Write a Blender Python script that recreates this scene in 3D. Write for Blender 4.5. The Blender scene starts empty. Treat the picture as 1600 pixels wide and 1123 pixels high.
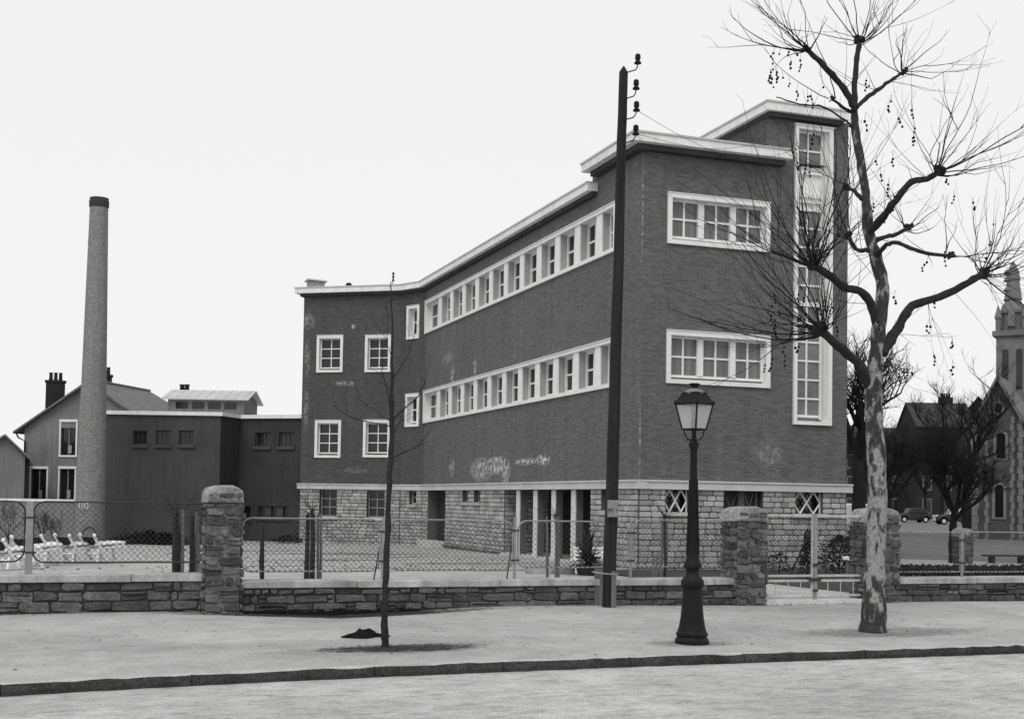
import bpy, bmesh, math, random
from mathutils import Vector, Matrix
R = math.radians
rnd = random.Random(7)
scene = bpy.context.scene
COL = scene.collection

# ------------------------------------------------------------------ camera, sky, sun, exposure
F, CY, CX = 1980.0, 702.6, 800.0            # focal length and principal point of the survey (1600 px wide photograph)
YAW, PITCH, ROLL, EYE = R(19.5), R(2.27), 0.016, 1.76
cd = bpy.data.cameras.new('camera'); cam = bpy.data.objects.new('camera', cd); COL.objects.link(cam)
cd.sensor_fit = 'HORIZONTAL'; cd.sensor_width = 36.0; cd.lens = F/1600*36.0
cd.shift_y = (CY-561.5)/1600; cd.clip_start = .1; cd.clip_end = 5000
CM = Matrix.Rotation(-YAW, 3, 'Z') @ Matrix.Rotation(R(90)+PITCH, 3, 'X') @ Matrix.Rotation(ROLL, 3, 'Z')
cam.matrix_world = Matrix.Translation((0, 0, EYE)) @ CM.to_4x4()
scene.camera = cam
scene.view_settings.view_transform = 'Standard'; scene.view_settings.look = 'None'
scene.view_settings.gamma = 1; scene.view_settings.exposure = 0.0

SUN_EL, SUN_AZ = R(52), R(218)              # pale sun behind thick cloud, front left
w = bpy.data.worlds.new('World'); scene.world = w; w.use_nodes = True
wn, wl = w.node_tree.nodes, w.node_tree.links
bg = wn['Background']; bg.inputs['Strength'].default_value = 0.1
sky = wn.new('ShaderNodeTexSky'); sky.sky_type = 'NISHITA'; sky.sun_disc = False
sky.sun_elevation = SUN_EL; sky.sun_rotation = SUN_AZ
bw = wn.new('ShaderNodeRGBToBW'); wl.new(sky.outputs[0], bw.inputs[0])
mx = wn.new('ShaderNodeMix'); mx.data_type = 'FLOAT'; mx.inputs[0].default_value = 0.93   # thick even cloud veils the sky
wl.new(bw.outputs[0], mx.inputs[2]); mx.inputs[3].default_value = 9.4
wl.new(mx.outputs[0], bg.inputs['Color'])
sl = bpy.data.lights.new('sun', 'SUN'); sl.energy = 1.25; sl.angle = R(28); sl.color = (1, .99, .97)
so = bpy.data.objects.new('sun', sl); COL.objects.link(so)
sd = Vector((math.sin(SUN_AZ)*math.cos(SUN_EL), math.cos(SUN_AZ)*math.cos(SUN_EL), math.sin(SUN_EL)))
so.rotation_euler = sd.to_track_quat('Z', 'Y').to_euler()

# ------------------------------------------------------------------ survey: where the photograph's sight lines meet real planes
CO = Vector((0, 0, EYE)); FW = Vector((math.sin(YAW), math.cos(YAW), 0)); UP = Vector((0, 0, 1))
def ray(px, py): return CM @ Vector(((px-CX)/F, -(py-CY)/F, -1.0))
def on_z(px, py, z=0.0):
    r = ray(px, py); return CO + r*((z-EYE)/r.z)
def at_d(px, py, d):
    r = ray(px, py); return CO + r*(d/r.dot(FW))
def on_plane(px, py, p, n):
    r = ray(px, py); return CO + r*((Vector(p)-CO).dot(n)/r.dot(n))
def gat(px_, d, z=0.0):
    q = at_d(px_, 850, d); q.z = z; return q
def V2(x, y): return Vector((x, y, 0))

# ------------------------------------------------------------------ mesh helpers
def root_off(p):
    o = Vector((0, 0, 0))
    while p is not None: o += p.location; p = p.parent
    return o
class MB:
    def __init__(s): s.v = []; s.f = []; s.sm = []
    def face(s, pts, smooth=False):
        i = len(s.v); s.v += [Vector(p) for p in pts]; s.f.append(list(range(i, i+len(pts)))); s.sm.append(smooth)
    def mesh(s, vs, fs, smooth=False):
        i = len(s.v); s.v += [Vector(p) for p in vs]
        for f in fs: s.f.append([i+k for k in f]); s.sm.append(smooth)
    def hexa(s, c):
        s.mesh(c, [(0,3,2,1),(4,5,6,7),(0,1,5,4),(1,2,6,5),(2,3,7,6),(3,0,4,7)])
    def box(s, x0, x1, y0, y1, z0, z1):
        s.hexa([(x0,y0,z0),(x1,y0,z0),(x1,y1,z0),(x0,y1,z0),(x0,y0,z1),(x1,y0,z1),(x1,y1,z1),(x0,y1,z1)])
    def obox(s, fr, u0, u1, n0, n1, z0, z1):    # n measured outwards
        s.hexa([fr.p(u0,z0,n1), fr.p(u1,z0,n1), fr.p(u1,z0,n0), fr.p(u0,z0,n0), fr.p(u0,z1,n1), fr.p(u1,z1,n1), fr.p(u1,z1,n0), fr.p(u0,z1,n0)])
    def prism(s, poly, z0, z1):                 # ccw plan polygon
        n = len(poly); a = [Vector((p[0], p[1], z0)) for p in poly]; b = [Vector((p[0], p[1], z1)) for p in poly]
        s.mesh(a+b, [list(range(n))[::-1], list(range(n, 2*n))] + [(i, (i+1) % n, n+(i+1) % n, n+i) for i in range(n)])
    def tube(s, pts, rad, sides=6, cap=True, closed=False):
        pts = [Vector(p) for p in pts]; n = len(pts)
        if not hasattr(rad, '__len__'): rad = [rad]*n
        vs = []; prev = None
        for i, p in enumerate(pts):
            if closed: t = pts[(i+1) % n]-pts[i-1]
            else: t = pts[min(i+1, n-1)]-pts[max(i-1, 0)]
            if t.length < 1e-9: t = Vector((0, 0, 1))
            t.normalize()
            if prev is None:
                a = Vector((0, 0, 1)) if abs(t.z) < .9 else Vector((1, 0, 0)); x = t.cross(a).normalized()
            else:
                x = prev - t*prev.dot(t)
                x = x.normalized() if x.length > 1e-6 else t.orthogonal().normalized()
            prev = x; y = t.cross(x)
            for k in range(sides):
                a = 2*math.pi*k/sides; vs.append(p + (x*math.cos(a)+y*math.sin(a))*rad[i])
        fs = []
        for i in range(n if closed else n-1):
            j = (i+1) % n
            for k in range(sides):
                l = (k+1) % sides; fs.append((i*sides+k, i*sides+l, j*sides+l, j*sides+k))
        if cap and not closed:
            fs.append(list(range(sides))[::-1]); fs.append([(n-1)*sides+k for k in range(sides)])
        s.mesh(vs, fs, sides > 4)
    def bar(s, a, b, r, sides=4): s.tube([a, b], r, sides)
    def lathe(s, prof, c=(0, 0, 0), sides=20, smooth=True, rot=0):
        c = Vector(c); vs = []
        for r, z in prof:
            for k in range(sides):
                a = 2*math.pi*k/sides+rot; vs.append(c+Vector((r*math.cos(a), r*math.sin(a), z)))
        fs = []
        for i in range(len(prof)-1):
            for k in range(sides):
                l = (k+1) % sides; fs.append((i*sides+k, i*sides+l, (i+1)*sides+l, (i+1)*sides+k))
        fs.append(list(range(sides))[::-1]); fs.append([(len(prof)-1)*sides+k for k in range(sides)])
        s.mesh(vs, fs, smooth)
    def ball(s, c, r, seg=8, rings=5, sq=(1, 1, 1)):
        c = Vector(c); vs = [c+Vector((0, 0, -r*sq[2]))]
        for i in range(1, rings):
            t = -math.pi/2+math.pi*i/rings
            for k in range(seg):
                a = 2*math.pi*k/seg; vs.append(c+Vector((r*sq[0]*math.cos(t)*math.cos(a), r*sq[1]*math.cos(t)*math.sin(a), r*sq[2]*math.sin(t))))
        vs.append(c+Vector((0, 0, r*sq[2]))); fs = []; m = len(vs)-1
        for k in range(seg):
            l = (k+1) % seg; fs.append((0, 1+l, 1+k)); fs.append((m, 1+(rings-2)*seg+k, 1+(rings-2)*seg+l))
            for i in range(rings-2): fs.append((1+i*seg+k, 1+i*seg+l, 1+(i+1)*seg+l, 1+(i+1)*seg+k))
        s.mesh(vs, fs, True)
    def build(s, name, mat, parent=None, bevel=0, sharp=35):
        off = root_off(parent) if parent else Vector((0, 0, 0))
        me = bpy.data.meshes.new(name); me.from_pydata([v-off for v in s.v], [], s.f)
        me.polygons.foreach_set('use_smooth', s.sm)
        uv = me.uv_layers.new(name='UVMap'); d = uv.data
        for p in me.polygons:
            n = p.normal
            if abs(n.z) > .75: t, b = Vector((1, 0, 0)), Vector((0, 1, 0))
            else:
                t = Vector((-n.y, n.x, 0)).normalized(); b = UP
            for li in p.loop_indices:
                q = s.v[me.loops[li].vertex_index]; d[li].uv = (q.dot(t), q.dot(b))
        if any(s.sm): me.set_sharp_from_angle(angle=R(sharp))
        me.materials.append(mat); me.validate()
        o = bpy.data.objects.new(name, me); COL.objects.link(o)
        if parent: o.parent = parent
        if bevel:
            m = o.modifiers.new('bevel', 'BEVEL'); m.width = bevel; m.segments = 2; m.limit_method = 'ANGLE'
        return o
def tag(o, label=None, cat=None, group=None, kind=None):
    if label: o['label'] = label
    if cat: o['category'] = cat
    if group: o['group'] = group
    if kind: o['kind'] = kind
    return o
def thing(name, loc, label, cat, group=None):
    o = bpy.data.objects.new(name, None); COL.objects.link(o); o.location = Vector(loc); o.empty_display_size = .2
    return tag(o, label, cat, group)
def copy_tree(o, parent=None):
    c = o.copy(); COL.objects.link(c)
    if parent: c.parent = parent
    for ch in o.children: copy_tree(ch, c)
    return c
class Frame:                                    # a vertical plane: origin, unit direction along it, outward normal
    def __init__(s, a, b):
        s.o = Vector((a[0], a[1], 0)); d = Vector((b[0]-a[0], b[1]-a[1], 0)); s.L = d.length
        s.u = d.normalized(); s.n = Vector((s.u.y, -s.u.x, 0))
    def p(s, u, z, n=0.0): return s.o + s.u*u + s.n*n + UP*z
    def px(s, x, y, n=0.0):
        q = on_plane(x, y, s.o+s.n*n, s.n); return (q-s.o).dot(s.u), q.z
    def rect(s, x0, y0, x1, y1, n=0.0):         # mean of the two corners seen
        a = s.px(x0, y0, n); b = s.px(x1, y1, n); return a[0], b[0], b[1], a[1]
def wall_faces(mb, fr, u0, u1, z0, z1, holes=(), depth=.25, n=0.0):
    us = sorted(set([u0, u1]+[h[0] for h in holes]+[h[1] for h in holes])); zs = sorted(set([z0, z1]+[h[2] for h in holes]+[h[3] for h in holes]))
    us = [u for u in us if u0 <= u <= u1]; zs = [z for z in zs if z0 <= z <= z1]
    for a, b in zip(us, us[1:]):
        for c, d in zip(zs, zs[1:]):
            um, zm = (a+b)/2, (c+d)/2
            if any(h[0] < um < h[1] and h[2] < zm < h[3] for h in holes): continue
            mb.face([fr.p(a,c,n), fr.p(b,c,n), fr.p(b,d,n), fr.p(a,d,n)])
    for a, b, c, d in holes:
        mb.face([fr.p(a,c,n), fr.p(a,d,n), fr.p(a,d,n-depth), fr.p(a,c,n-depth)])
        mb.face([fr.p(b,c,n-depth), fr.p(b,d,n-depth), fr.p(b,d,n), fr.p(b,c,n)])
        mb.face([fr.p(a,c,n-depth), fr.p(b,c,n-depth), fr.p(b,c,n), fr.p(a,c,n)])
        mb.face([fr.p(a,d,n), fr.p(b,d,n), fr.p(b,d,n-depth), fr.p(a,d,n-depth)])
def stones(mb, fr, u0, u1, z0, z1, ch, cw, gap=.012, out=.03, jit=.01, holes=(), n=0.0, rg=rnd, slope=0.0):
    z = z0
    while z < z1-.03:
        h = rg.uniform(*ch)
        if z+h > z1-.05: h = z1-z
        spans = [(u0, u1)]
        for a, b, c, d in holes:
            if c < z+h*.5 < d:
                ns = []
                for p, q in spans:
                    if b <= p or a >= q: ns.append((p, q)); continue
                    if p < a-.02: ns.append((p, a))
                    if q > b+.02: ns.append((b, q))
                spans = ns
        for p, q in spans:
            u = p
            while u < q-.01:
                wd = rg.uniform(*cw)
                if u+wd > q-cw[0]*.6: wd = q-u
                g = gap*rg.uniform(.6, 1.5); parts = [(z, z+h)]
                if h > ch[0]*1.15 and rg.random() < .18 and jit > .008:
                    m = z+h*rg.uniform(.4, .6); parts = [(z, m), (m, z+h)]
                for za, zb in parts:
                    J = lambda: rg.uniform(-jit, jit)
                    a, b, c, d = u+g, u+wd-g, za+g, zb-g
                    if b-a < .03 or d-c < .02: continue
                    k = min(b-a, d-c)*.22
                    ring = [(a+k+J(), c), (b-k+J(), c+J()), (b, c+k+J()), (b+J()*.5, d-k+J()), (b-k+J(), d), (a+k+J(), d+J()), (a, d-k+J()), (a+J()*.5, c+k+J())]
                    o = out*rg.uniform(.5, 1.3); cu, cz = (a+b)/2, (c+d)/2; s = slope
                    vs = [fr.p(x, y, n-.004) for x, y in ring]
                    vs += [fr.p(x+(cu-x)*.03, y+(cz-y)*.05, n+o*.7) for x, y in ring]
                    vs += [fr.p(cu+(x-cu)*.8, cz+(y-cz)*.74, n+o+J()*.3) for x, y in ring]
                    fs = []
                    for r0 in (0, 8):
                        for i in range(8):
                            j = (i+1) % 8; fs.append((r0+i, r0+j, r0+8+j, r0+8+i))
                    fs.append(list(range(16, 24))); mb.mesh(vs, fs)
                u += wd
        z += h

# ------------------------------------------------------------------ materials (a black and white place: greys only)
def nt(name):
    m = bpy.data.materials.new(name); m.use_nodes = True
    t = m.node_tree; return m, t.nodes, t.links, t.nodes['Principled BSDF']
def val_mix(N, L, a, b, op='MULTIPLY'):
    k = N.new('ShaderNodeMath'); k.operation = op
    for i, x in enumerate((a, b)):
        if isinstance(x, (int, float)): k.inputs[i].default_value = x
        else: L.new(x, k.inputs[i])
    return k.outputs[0]
def noise(N, L, vec, scale, lo, hi, detail=4, rough=.6, f0=.3, f1=.7):
    t = N.new('ShaderNodeTexNoise'); t.inputs['Scale'].default_value = scale; t.inputs['Detail'].default_value = detail; t.inputs['Roughness'].default_value = rough
    L.new(vec, t.inputs['Vector'])
    r = N.new('ShaderNodeMapRange'); L.new(t.outputs[0], r.inputs[0])
    for i, x in enumerate((f0, f1, lo, hi)): r.inputs[i+1].default_value = x
    return r.outputs[0]
def setgrey(N, L, P, v):
    c = N.new('ShaderNodeCombineColor')
    for i in range(3): L.new(v, c.inputs[i])
    L.new(c.outputs[0], P.inputs['Base Color'])
def add_bump(N, L, P, h, strength, dist):
    b = N.new('ShaderNodeBump'); b.inputs['Strength'].default_value = strength; b.inputs['Distance'].default_value = dist
    L.new(h, b.inputs['Height']); L.new(b.outputs[0], P.inputs['Normal'])
def grey(name, v, rough=.8, var=.18, scale=2.0, fine=30, fvar=.15, bump=0, dist=.01, island=None, metal=0, stretch=None, spec=.12, streak=0):
    m, N, L, P = nt(name); tc = N.new('ShaderNodeTexCoord'); vec = tc.outputs['Object']
    if stretch:
        mp = N.new('ShaderNodeMapping'); mp.inputs['Scale'].default_value = stretch; L.new(vec, mp.inputs[0]); vec = mp.outputs[0]
    a = noise(N, L, vec, scale, 1-var, 1+var); b = noise(N, L, vec, fine, 1-fvar, 1+fvar)
    x = val_mix(N, L, val_mix(N, L, a, b), v)
    if streak:
        mp = N.new('ShaderNodeMapping'); mp.inputs['Scale'].default_value = (5, 5, .35); L.new(tc.outputs['Object'], mp.inputs[0])
        x = val_mix(N, L, x, noise(N, L, mp.outputs[0], 1.2, 1-streak, 1+streak*.5, 5))
    if island:
        g = N.new('ShaderNodeNewGeometry'); r = N.new('ShaderNodeMapRange'); L.new(g.outputs['Random Per Island'], r.inputs[0])
        r.inputs[3].default_value, r.inputs[4].default_value = island; x = val_mix(N, L, x, r.outputs[0])
    setgrey(N, L, P, x); P.inputs['Roughness'].default_value = rough; P.inputs['Metallic'].default_value = metal
    P.inputs['Specular IOR Level'].default_value = spec
    if bump: add_bump(N, L, P, b, bump, dist)
    return m
def brick_mat(name, v=.088, stains=(), bw=.21, bh=.06, contrast=.17, mort=1.35):
    m, N, L, P = nt(name); tc = N.new('ShaderNodeTexCoord'); uv = tc.outputs['UV']
    t = N.new('ShaderNodeTexBrick'); L.new(uv, t.inputs['Vector']); t.inputs['Scale'].default_value = 1
    t.inputs['Brick Width'].default_value = bw; t.inputs['Row Height'].default_value = bh; t.inputs['Mortar Size'].default_value = .006
    t.inputs['Mortar Smooth'].default_value = .3; t.inputs['Bias'].default_value = -.1
    for k, c in (('Color1', 1-contrast), ('Color2', 1+contrast), ('Mortar', mort)): t.inputs[k].default_value = (c, c, c, 1)
    s = N.new('ShaderNodeRGBToBW'); L.new(t.outputs['Color'], s.inputs[0])
    mp = N.new('ShaderNodeMapping'); mp.inputs['Scale'].default_value = (1.2, 7, 1); L.new(uv, mp.inputs[0])
    x = val_mix(N, L, s.outputs[0], noise(N, L, mp.outputs[0], 2.2, .85, 1.15, 5, .65))
    x = val_mix(N, L, x, noise(N, L, uv, .35, .93, 1.07)); x = val_mix(N, L, x, noise(N, L, uv, 16, .82, 1.18, 3))
    mq = N.new('ShaderNodeMapping'); mq.inputs['Scale'].default_value = (2.6, .13, 1); L.new(uv, mq.inputs[0])
    x = val_mix(N, L, x, noise(N, L, mq.outputs[0], 1.3, .9, 1.08, 4, .6)); x = val_mix(N, L, x, v)
    if stains:                                  # lime bloom and scraped posters, each with its own outline
        sep = N.new('ShaderNodeSeparateXYZ'); L.new(uv, sep.inputs[0]); tot = None
        for (u, z, ru, rz, amt) in stains:
            du = val_mix(N, L, val_mix(N, L, sep.outputs[0], u, 'SUBTRACT'), 1/ru); dz = val_mix(N, L, val_mix(N, L, sep.outputs[1], z, 'SUBTRACT'), 1/rz)
            e = val_mix(N, L, val_mix(N, L, du, du), val_mix(N, L, dz, dz), 'ADD')
            k = N.new('ShaderNodeMapRange'); L.new(e, k.inputs[0]); k.inputs[1].default_value = 1; k.inputs[2].default_value = .2
            k.inputs[3].default_value = 0; k.inputs[4].default_value = amt
            tot = k.outputs[0] if tot is None else val_mix(N, L, tot, k.outputs[0], 'MAXIMUM')
        spots = val_mix(N, L, noise(N, L, uv, 5.5, 0, 1, 7, .8, .46, .58), tot); spots = val_mix(N, L, spots, .42)
        x = val_mix(N, L, x, spots, 'ADD')
    setgrey(N, L, P, x); P.inputs['Roughness'].default_value = .85; P.inputs['Specular IOR Level'].default_value = .1
    add_bump(N, L, P, s.outputs[0], .25, .004)
    return m
M = {}
M['white'] = grey('white_paint', .78, .55, .05, 1.5, 25, .04, streak=.07)
M['fascia'] = grey('white_concrete', .78, .7, .07, .8, 20, .05, streak=.12)
M['trim'] = grey('white_joinery', .76, .5, .04)
M['band'] = grey('pale_concrete_band', .52, .8, .12, 1.2, 25, .1)
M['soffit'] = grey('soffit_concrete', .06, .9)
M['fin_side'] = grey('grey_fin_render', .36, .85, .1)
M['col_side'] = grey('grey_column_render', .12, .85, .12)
M['reveal'] = grey('pale_render', .62, .8, .06)
M['ashlar'] = grey('pale_rusticated_stone', .36, .85, .15, 2, 28, .28, .5, .02, island=(.72, 1.22))
M['ashlar_mortar'] = grey('stone_joint', .11, .9)
M['rubble'] = grey('dark_schist', .1, .85, .3, 4, 26, .4, .7, .025, island=(.42, 1.45), spec=.4)
M['rubble_mortar'] = grey('dark_mortar', .05, .95, .3, 4)
M['pillar_mortar'] = grey('pale_mortar', .21, .95, .35, 5, 40, .3)
M['pillar_stone'] = grey('pillar_schist', .115, .85, .35, 5, 26, .4, .7, .025, island=(.4, 1.5), spec=.4)
M['coping'] = grey('worn_concrete_coping', .41, .85, .28, 1.7, 35, .25, .3, .01, streak=.3)
M['render'] = grey('dark_cement_render', .07, .9, .16, .7, 18, .2, .15, .01, streak=.16)
M['annex_sill'] = grey('annex_sill', .075)
M['annex_frame'] = grey('annex_frame', .06)
M['render_house'] = grey('grey_house_render', .2, .9, .16, .6, 14, .15, streak=.18)
M['slate'] = grey('roof_slate', .15, .7, .2, 1.5, 12, .3, island=None)
M['slate_dark'] = grey('sooty_slate', .05, .8, .2, 1.5, 12, .3)
M['zinc'] = grey('zinc_roof', .5, .5, .12, 1, 15, .08)
M['tar'] = grey('flat_roof_felt', .3, .9)
M['footing_gap'] = grey('footing_gap_shade', .012, .95, .3, 6)  # near-black colour stands for the shade in the gap under the wall
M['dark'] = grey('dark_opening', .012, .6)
M['door'] = grey('dark_door_paint', .035, .5)
M['iron'] = grey('black_cast_iron', .012, .6, .3, 4, 40, .3, .3, .004, spec=.15)
M['galv'] = grey('weathered_galvanised_steel', .26, .6, .3, 3, 40, .2, metal=.0)
M['gate'] = grey('pale_gate_paint', .5, .6, .2, 3)
M['wire'] = grey('fence_wire', .06, .6, .2)
M['frame_dark'] = grey('dark_steel_tube', .05, .6, .2)
M['post'] = grey('grey_fence_post', .27, .8, .15, 3)
M['pole'] = grey('tarred_timber', .024, .75, .35, 2, 30, .4, .4, .008, stretch=(6, 6, .5))
M['timber'] = grey('weathered_timber', .15, .85, .3, 2, 20, .4, .4, .008, stretch=(8, 8, .5))
M['timber_dark'] = grey('dark_timber', .04, .85, .3, 2, 20, .4, stretch=(8, 8, .5))
M['twig'] = grey('dark_twig', .018, .9, .3)
M['bark'] = grey('dark_bark', .03, .9, .3, 4, 40, .4, .6, .01)
M['balls'] = grey('dry_seed', .012, .95)
M['canvas'] = grey('dark_canvas', .025, .9)
M['chair_white'] = grey('white_chair_paint', .9, .55, .05)
M['leaf'] = grey('dark_evergreen_leaf', .022, .7, .4, 3, island=(.4, 1.8))
M['cloth'] = grey('black_rag', .008, .95)
M['debris'] = grey('dead_leaf', .05, .9, island=(.4, 2.2))
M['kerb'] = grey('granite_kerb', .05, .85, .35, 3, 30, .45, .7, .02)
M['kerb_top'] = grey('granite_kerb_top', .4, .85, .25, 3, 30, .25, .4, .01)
M['church'] = grey('grey_church_stone', .082, .9, .25, .8, 8, .2)
M['church_pale'] = grey('pale_church_dressing', .17, .9, .2, 1.5)
M['town'] = grey('sooty_house_front', .03, .9, .25, .5)
M['carblack'] = grey('black_car_paint', .01, .25, .1, spec=.6)
M['cargrey'] = grey('pale_car_paint', .55, .3, .1)
M['chrome'] = grey('chrome', .5, .25, .05, metal=.8)
M['tyre'] = grey('tyre_rubber', .012, .8)
M['plate'] = grey('enamel_plate', .24, .5, .2, 8)
M['insul'] = grey('brown_porcelain', .01, .3)
def glass_mat(name, v, rough=.12, spec=.5, var=.3):
    return grey(name, v, rough, var, .9, 12, .12, spec=spec)
M['pane'] = grey('curtained_pane', .155, .2, .3, 1.0, 3, .12, stretch=(7, 7, .4), spec=.35)
M['pane_dark'] = glass_mat('dark_pane', .014, .12)
M['pane_stair'] = glass_mat('ribbed_pane', .17, .3, .4, .35)
def lamp_glass():
    m, N, L, P = nt('lamp_glass'); P.inputs['Base Color'].default_value = (.9, .9, .9, 1); P.inputs['Roughness'].default_value = .15
    t = N.new('ShaderNodeBsdfTransparent'); tr = N.new('ShaderNodeBsdfTranslucent'); tr.inputs[0].default_value = (.9, .9, .9, 1)
    a = N.new('ShaderNodeMixShader'); a.inputs[0].default_value = .5; L.new(P.outputs[0], a.inputs[1]); L.new(tr.outputs[0], a.inputs[2])
    b = N.new('ShaderNodeMixShader'); b.inputs[0].default_value = .58; L.new(a.outputs[0], b.inputs[1]); L.new(t.outputs[0], b.inputs[2])
    L.new(b.outputs[0], N['Material Output'].inputs[0]); return m
M['lampglass'] = lamp_glass()
def ground_mat(name, v, patches=(), pv=.08, streak=0, sc=1.0, scuff=.35):
    m, N, L, P = nt(name); g = N.new('ShaderNodeNewGeometry'); vec = g.outputs['Position']
    x = val_mix(N, L, noise(N, L, vec, .35*sc, .78, 1.1, 5), noise(N, L, vec, 2.2*sc, .8, 1.14, 7, .7)); f = noise(N, L, vec, 45, .72, 1.25, 3, .7)
    x = val_mix(N, L, val_mix(N, L, x, f), v)
    sp = noise(N, L, vec, 110, 1, scuff, 2, .5, .68, .76); x = val_mix(N, L, x, sp)      # grit
    if streak:
        mp = N.new('ShaderNodeMapping'); mp.inputs['Scale'].default_value = (1, 3.2, 1); mp.inputs['Rotation'].default_value = (0, 0, R(-4)); L.new(vec, mp.inputs[0])
        x = val_mix(N, L, x, noise(N, L, mp.outputs[0], 3.6, 1, 1-streak, 10, .82, .48, .68))
    sep = N.new('ShaderNodeSeparateXYZ'); L.new(vec, sep.inputs[0]); wob = noise(N, L, vec, 5.0, -.7, .7, 8, .8)
    for (u, y, ru, ry, pvv) in patches:
        du = val_mix(N, L, val_mix(N, L, sep.outputs[0], u, 'SUBTRACT'), 1/ru); dy = val_mix(N, L, val_mix(N, L, sep.outputs[1], y, 'SUBTRACT'), 1/ry)
        e = val_mix(N, L, val_mix(N, L, val_mix(N, L, du, du), val_mix(N, L, dy, dy), 'ADD'), wob, 'ADD')
        k = N.new('ShaderNodeMapRange'); L.new(e, k.inputs[0]); k.inputs[1].default_value = 1.35; k.inputs[2].default_value = .5; k.inputs[3].default_value = 1; k.inputs[4].default_value = pvv
        x = val_mix(N, L, x, k.outputs[0])
    setgrey(N, L, P, x); P.inputs['Roughness'].default_value = .95; P.inputs['Specular IOR Level'].default_value = .15
    add_bump(N, L, P, f, .5, .012); return m

# ------------------------------------------------------------------ plan of the place
YW = 19.75                                       # front face of the street wall
c0 = at_d(998, 752, 33.0); XL, YG = c0.x, c0.y   # corner of the tall block
def on_long(px, py): return on_plane(px, py, (XL, 0, 0), Vector((-1, 0, 0)))
def on_gable(px, py): return on_plane(px, py, (0, YG, 0), Vector((0, -1, 0)))
PA = on_long(661, 700); PBd = 53.9
PB = at_d(627, 700, 53.8); PC = at_d(470, 700, 55.0)
XT1 = on_gable(1324, 500).x; XT0 = on_gable(1197, 300).x
def yard_z(x, y): return -.22*max(0, min(1, (y-28)/24))*max(0, min(1, (17-x)/4))

# ------------------------------------------------------------------ ground
def kerb_y(x): return 13.25-.75*math.exp(-(max(-4, x)+.55)/3.6)+.004*max(0, x-8)
tree_at = on_z(1363, 986); young_at = on_z(603, 1011); lamp_at = on_z(1081, 1006)
g = MB()
xs = [-400, -120, -50]+[-30+.5*i for i in range(141)]+[55, 80, 150, 500]
ys = [0.0, .02, .5, 1, 2, 3, 4, 5, 5.8, 6.2, 6.45, 6.5, 6.62, 6.8, 7.3]
def pav_z(x, y):
    z = .012*math.sin(x*.9+y)+.012*math.sin(x*.37-y*1.3)
    k = max(0, 1-abs(x-4.0)/2.6); z -= .085*k*max(0, min(1, (y-17.2)/2))
    return z*max(0, min(1, (y-13.1)/1.0))
vs = []; fs = []
for x in xs:
    k0 = kerb_y(max(-14, min(30, x)))
    for t in ys:
        y = k0+.16+(20.3-k0-.16)*t/7.3; vs.append((x, y, pav_z(x, y)))
n = len(ys)
for i in range(len(xs)-1):
    for j in range(n-1): fs.append((i*n+j, (i+1)*n+j, (i+1)*n+j+1, i*n+j+1))
g.mesh(vs, fs, True)
M['pave'] = ground_mat('beaten_sand_pavement', .41, [(young_at.x+.15, young_at.y-.12, .95, .36, .14), (young_at.x-.3, young_at.y-.3, 1.2, .4, .75), (tree_at.x+.2, tree_at.y-.1, 1.4, .5, .6), (lamp_at.x, lamp_at.y, .6, .3, .65), (3.0, 15.2, 3.0, .5, .86), (4.0, YW-.3, 2.4, .36, .1)], scuff=.55)  # last patch paints the gap's shade onto the soil at the wall foot
tag(g.build('pavement', M['pave']), kind='structure')
g = MB(); vs = []; fs = []
rx = [-400, -100, -40]+[-20+i for i in range(61)]+[60, 100, 500]
for x in rx:
    k0 = kerb_y(max(-14, min(30, x)))
    for k, y in enumerate((-60, -8, -1, 3, 7, 10, k0-1, k0-.2, k0+.05)): vs.append((x, y, -.105+(.02 if 0 < k < 5 else 0)))
n = 9
for i in range(len(rx)-1):
    for j in range(n-1): fs.append((i*n+j, (i+1)*n+j, (i+1)*n+j+1, i*n+j+1))
g.mesh(vs, fs, True)
M['road'] = ground_mat('worn_macadam_road', .5, [], streak=.6, scuff=.5)
tag(g.build('road', M['road']), kind='structure')
# kerb stones: rough granite lengths
g = MB(); gt = MB(); rk = random.Random(3); x = -30.0
while x < 45:
    l = rk.uniform(1.3, 2.1); a, b = x+.007, x+l-.007
    for q0, q1 in ((a, b),):
        m = 11; pts = []
        for i in range(m+1):
            xx = q0+(q1-q0)*i/m; k0 = kerb_y(max(-14, min(30, xx))); e = 1 if 0 < i < m else .3
            pts.append((xx, k0, rk.uniform(-.02, .02)*e, rk.uniform(-.014, .006)*e))
        for (p, q) in zip(pts, pts[1:]):
            g.mesh([(p[0], p[1]+p[2]+.0, -.16), (q[0], q[1]+q[2], -.16), (q[0], q[1]+q[2]-.004, -.06), (p[0], p[1]+p[2]-.004, -.06), (q[0], q[1]+q[2]*.5+.012, .004+q[3]), (p[0], p[1]+p[2]*.5+.012, .004+p[3])], [(0, 1, 2, 3), (3, 2, 4, 5)])
            gt.mesh([(p[0], p[1]+p[2]*.5+.012, .004+p[3]), (q[0], q[1]+q[2]*.5+.012, .004+q[3]), (q[0], q[1]+.17, .003), (p[0], p[1]+.17, .003)], [(0, 1, 2, 3)])
    x += l
gb_k = MB()
for i in range(300):
    xa, xb = -30+.25*i, -30+.25*(i+1); ya, yb = [kerb_y(max(-14, min(30, q)))+.02 for q in (xa, xb)]
    gb_k.face([(xa, ya, -.16), (xb, yb, -.16), (xb, yb, -.012), (xa, ya, -.012)]); gb_k.face([(xa, ya, -.012), (xb, yb, -.012), (xb, yb+.16, -.012), (xa, ya+.16, -.012)])
tag(gb_k.build('kerb_bed', M['rubble_mortar']), kind='structure')
kb = tag(g.build('kerb', M['kerb']), kind='structure'); tag(gt.build('kerb_top', M['kerb_top']), kind='structure')
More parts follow.
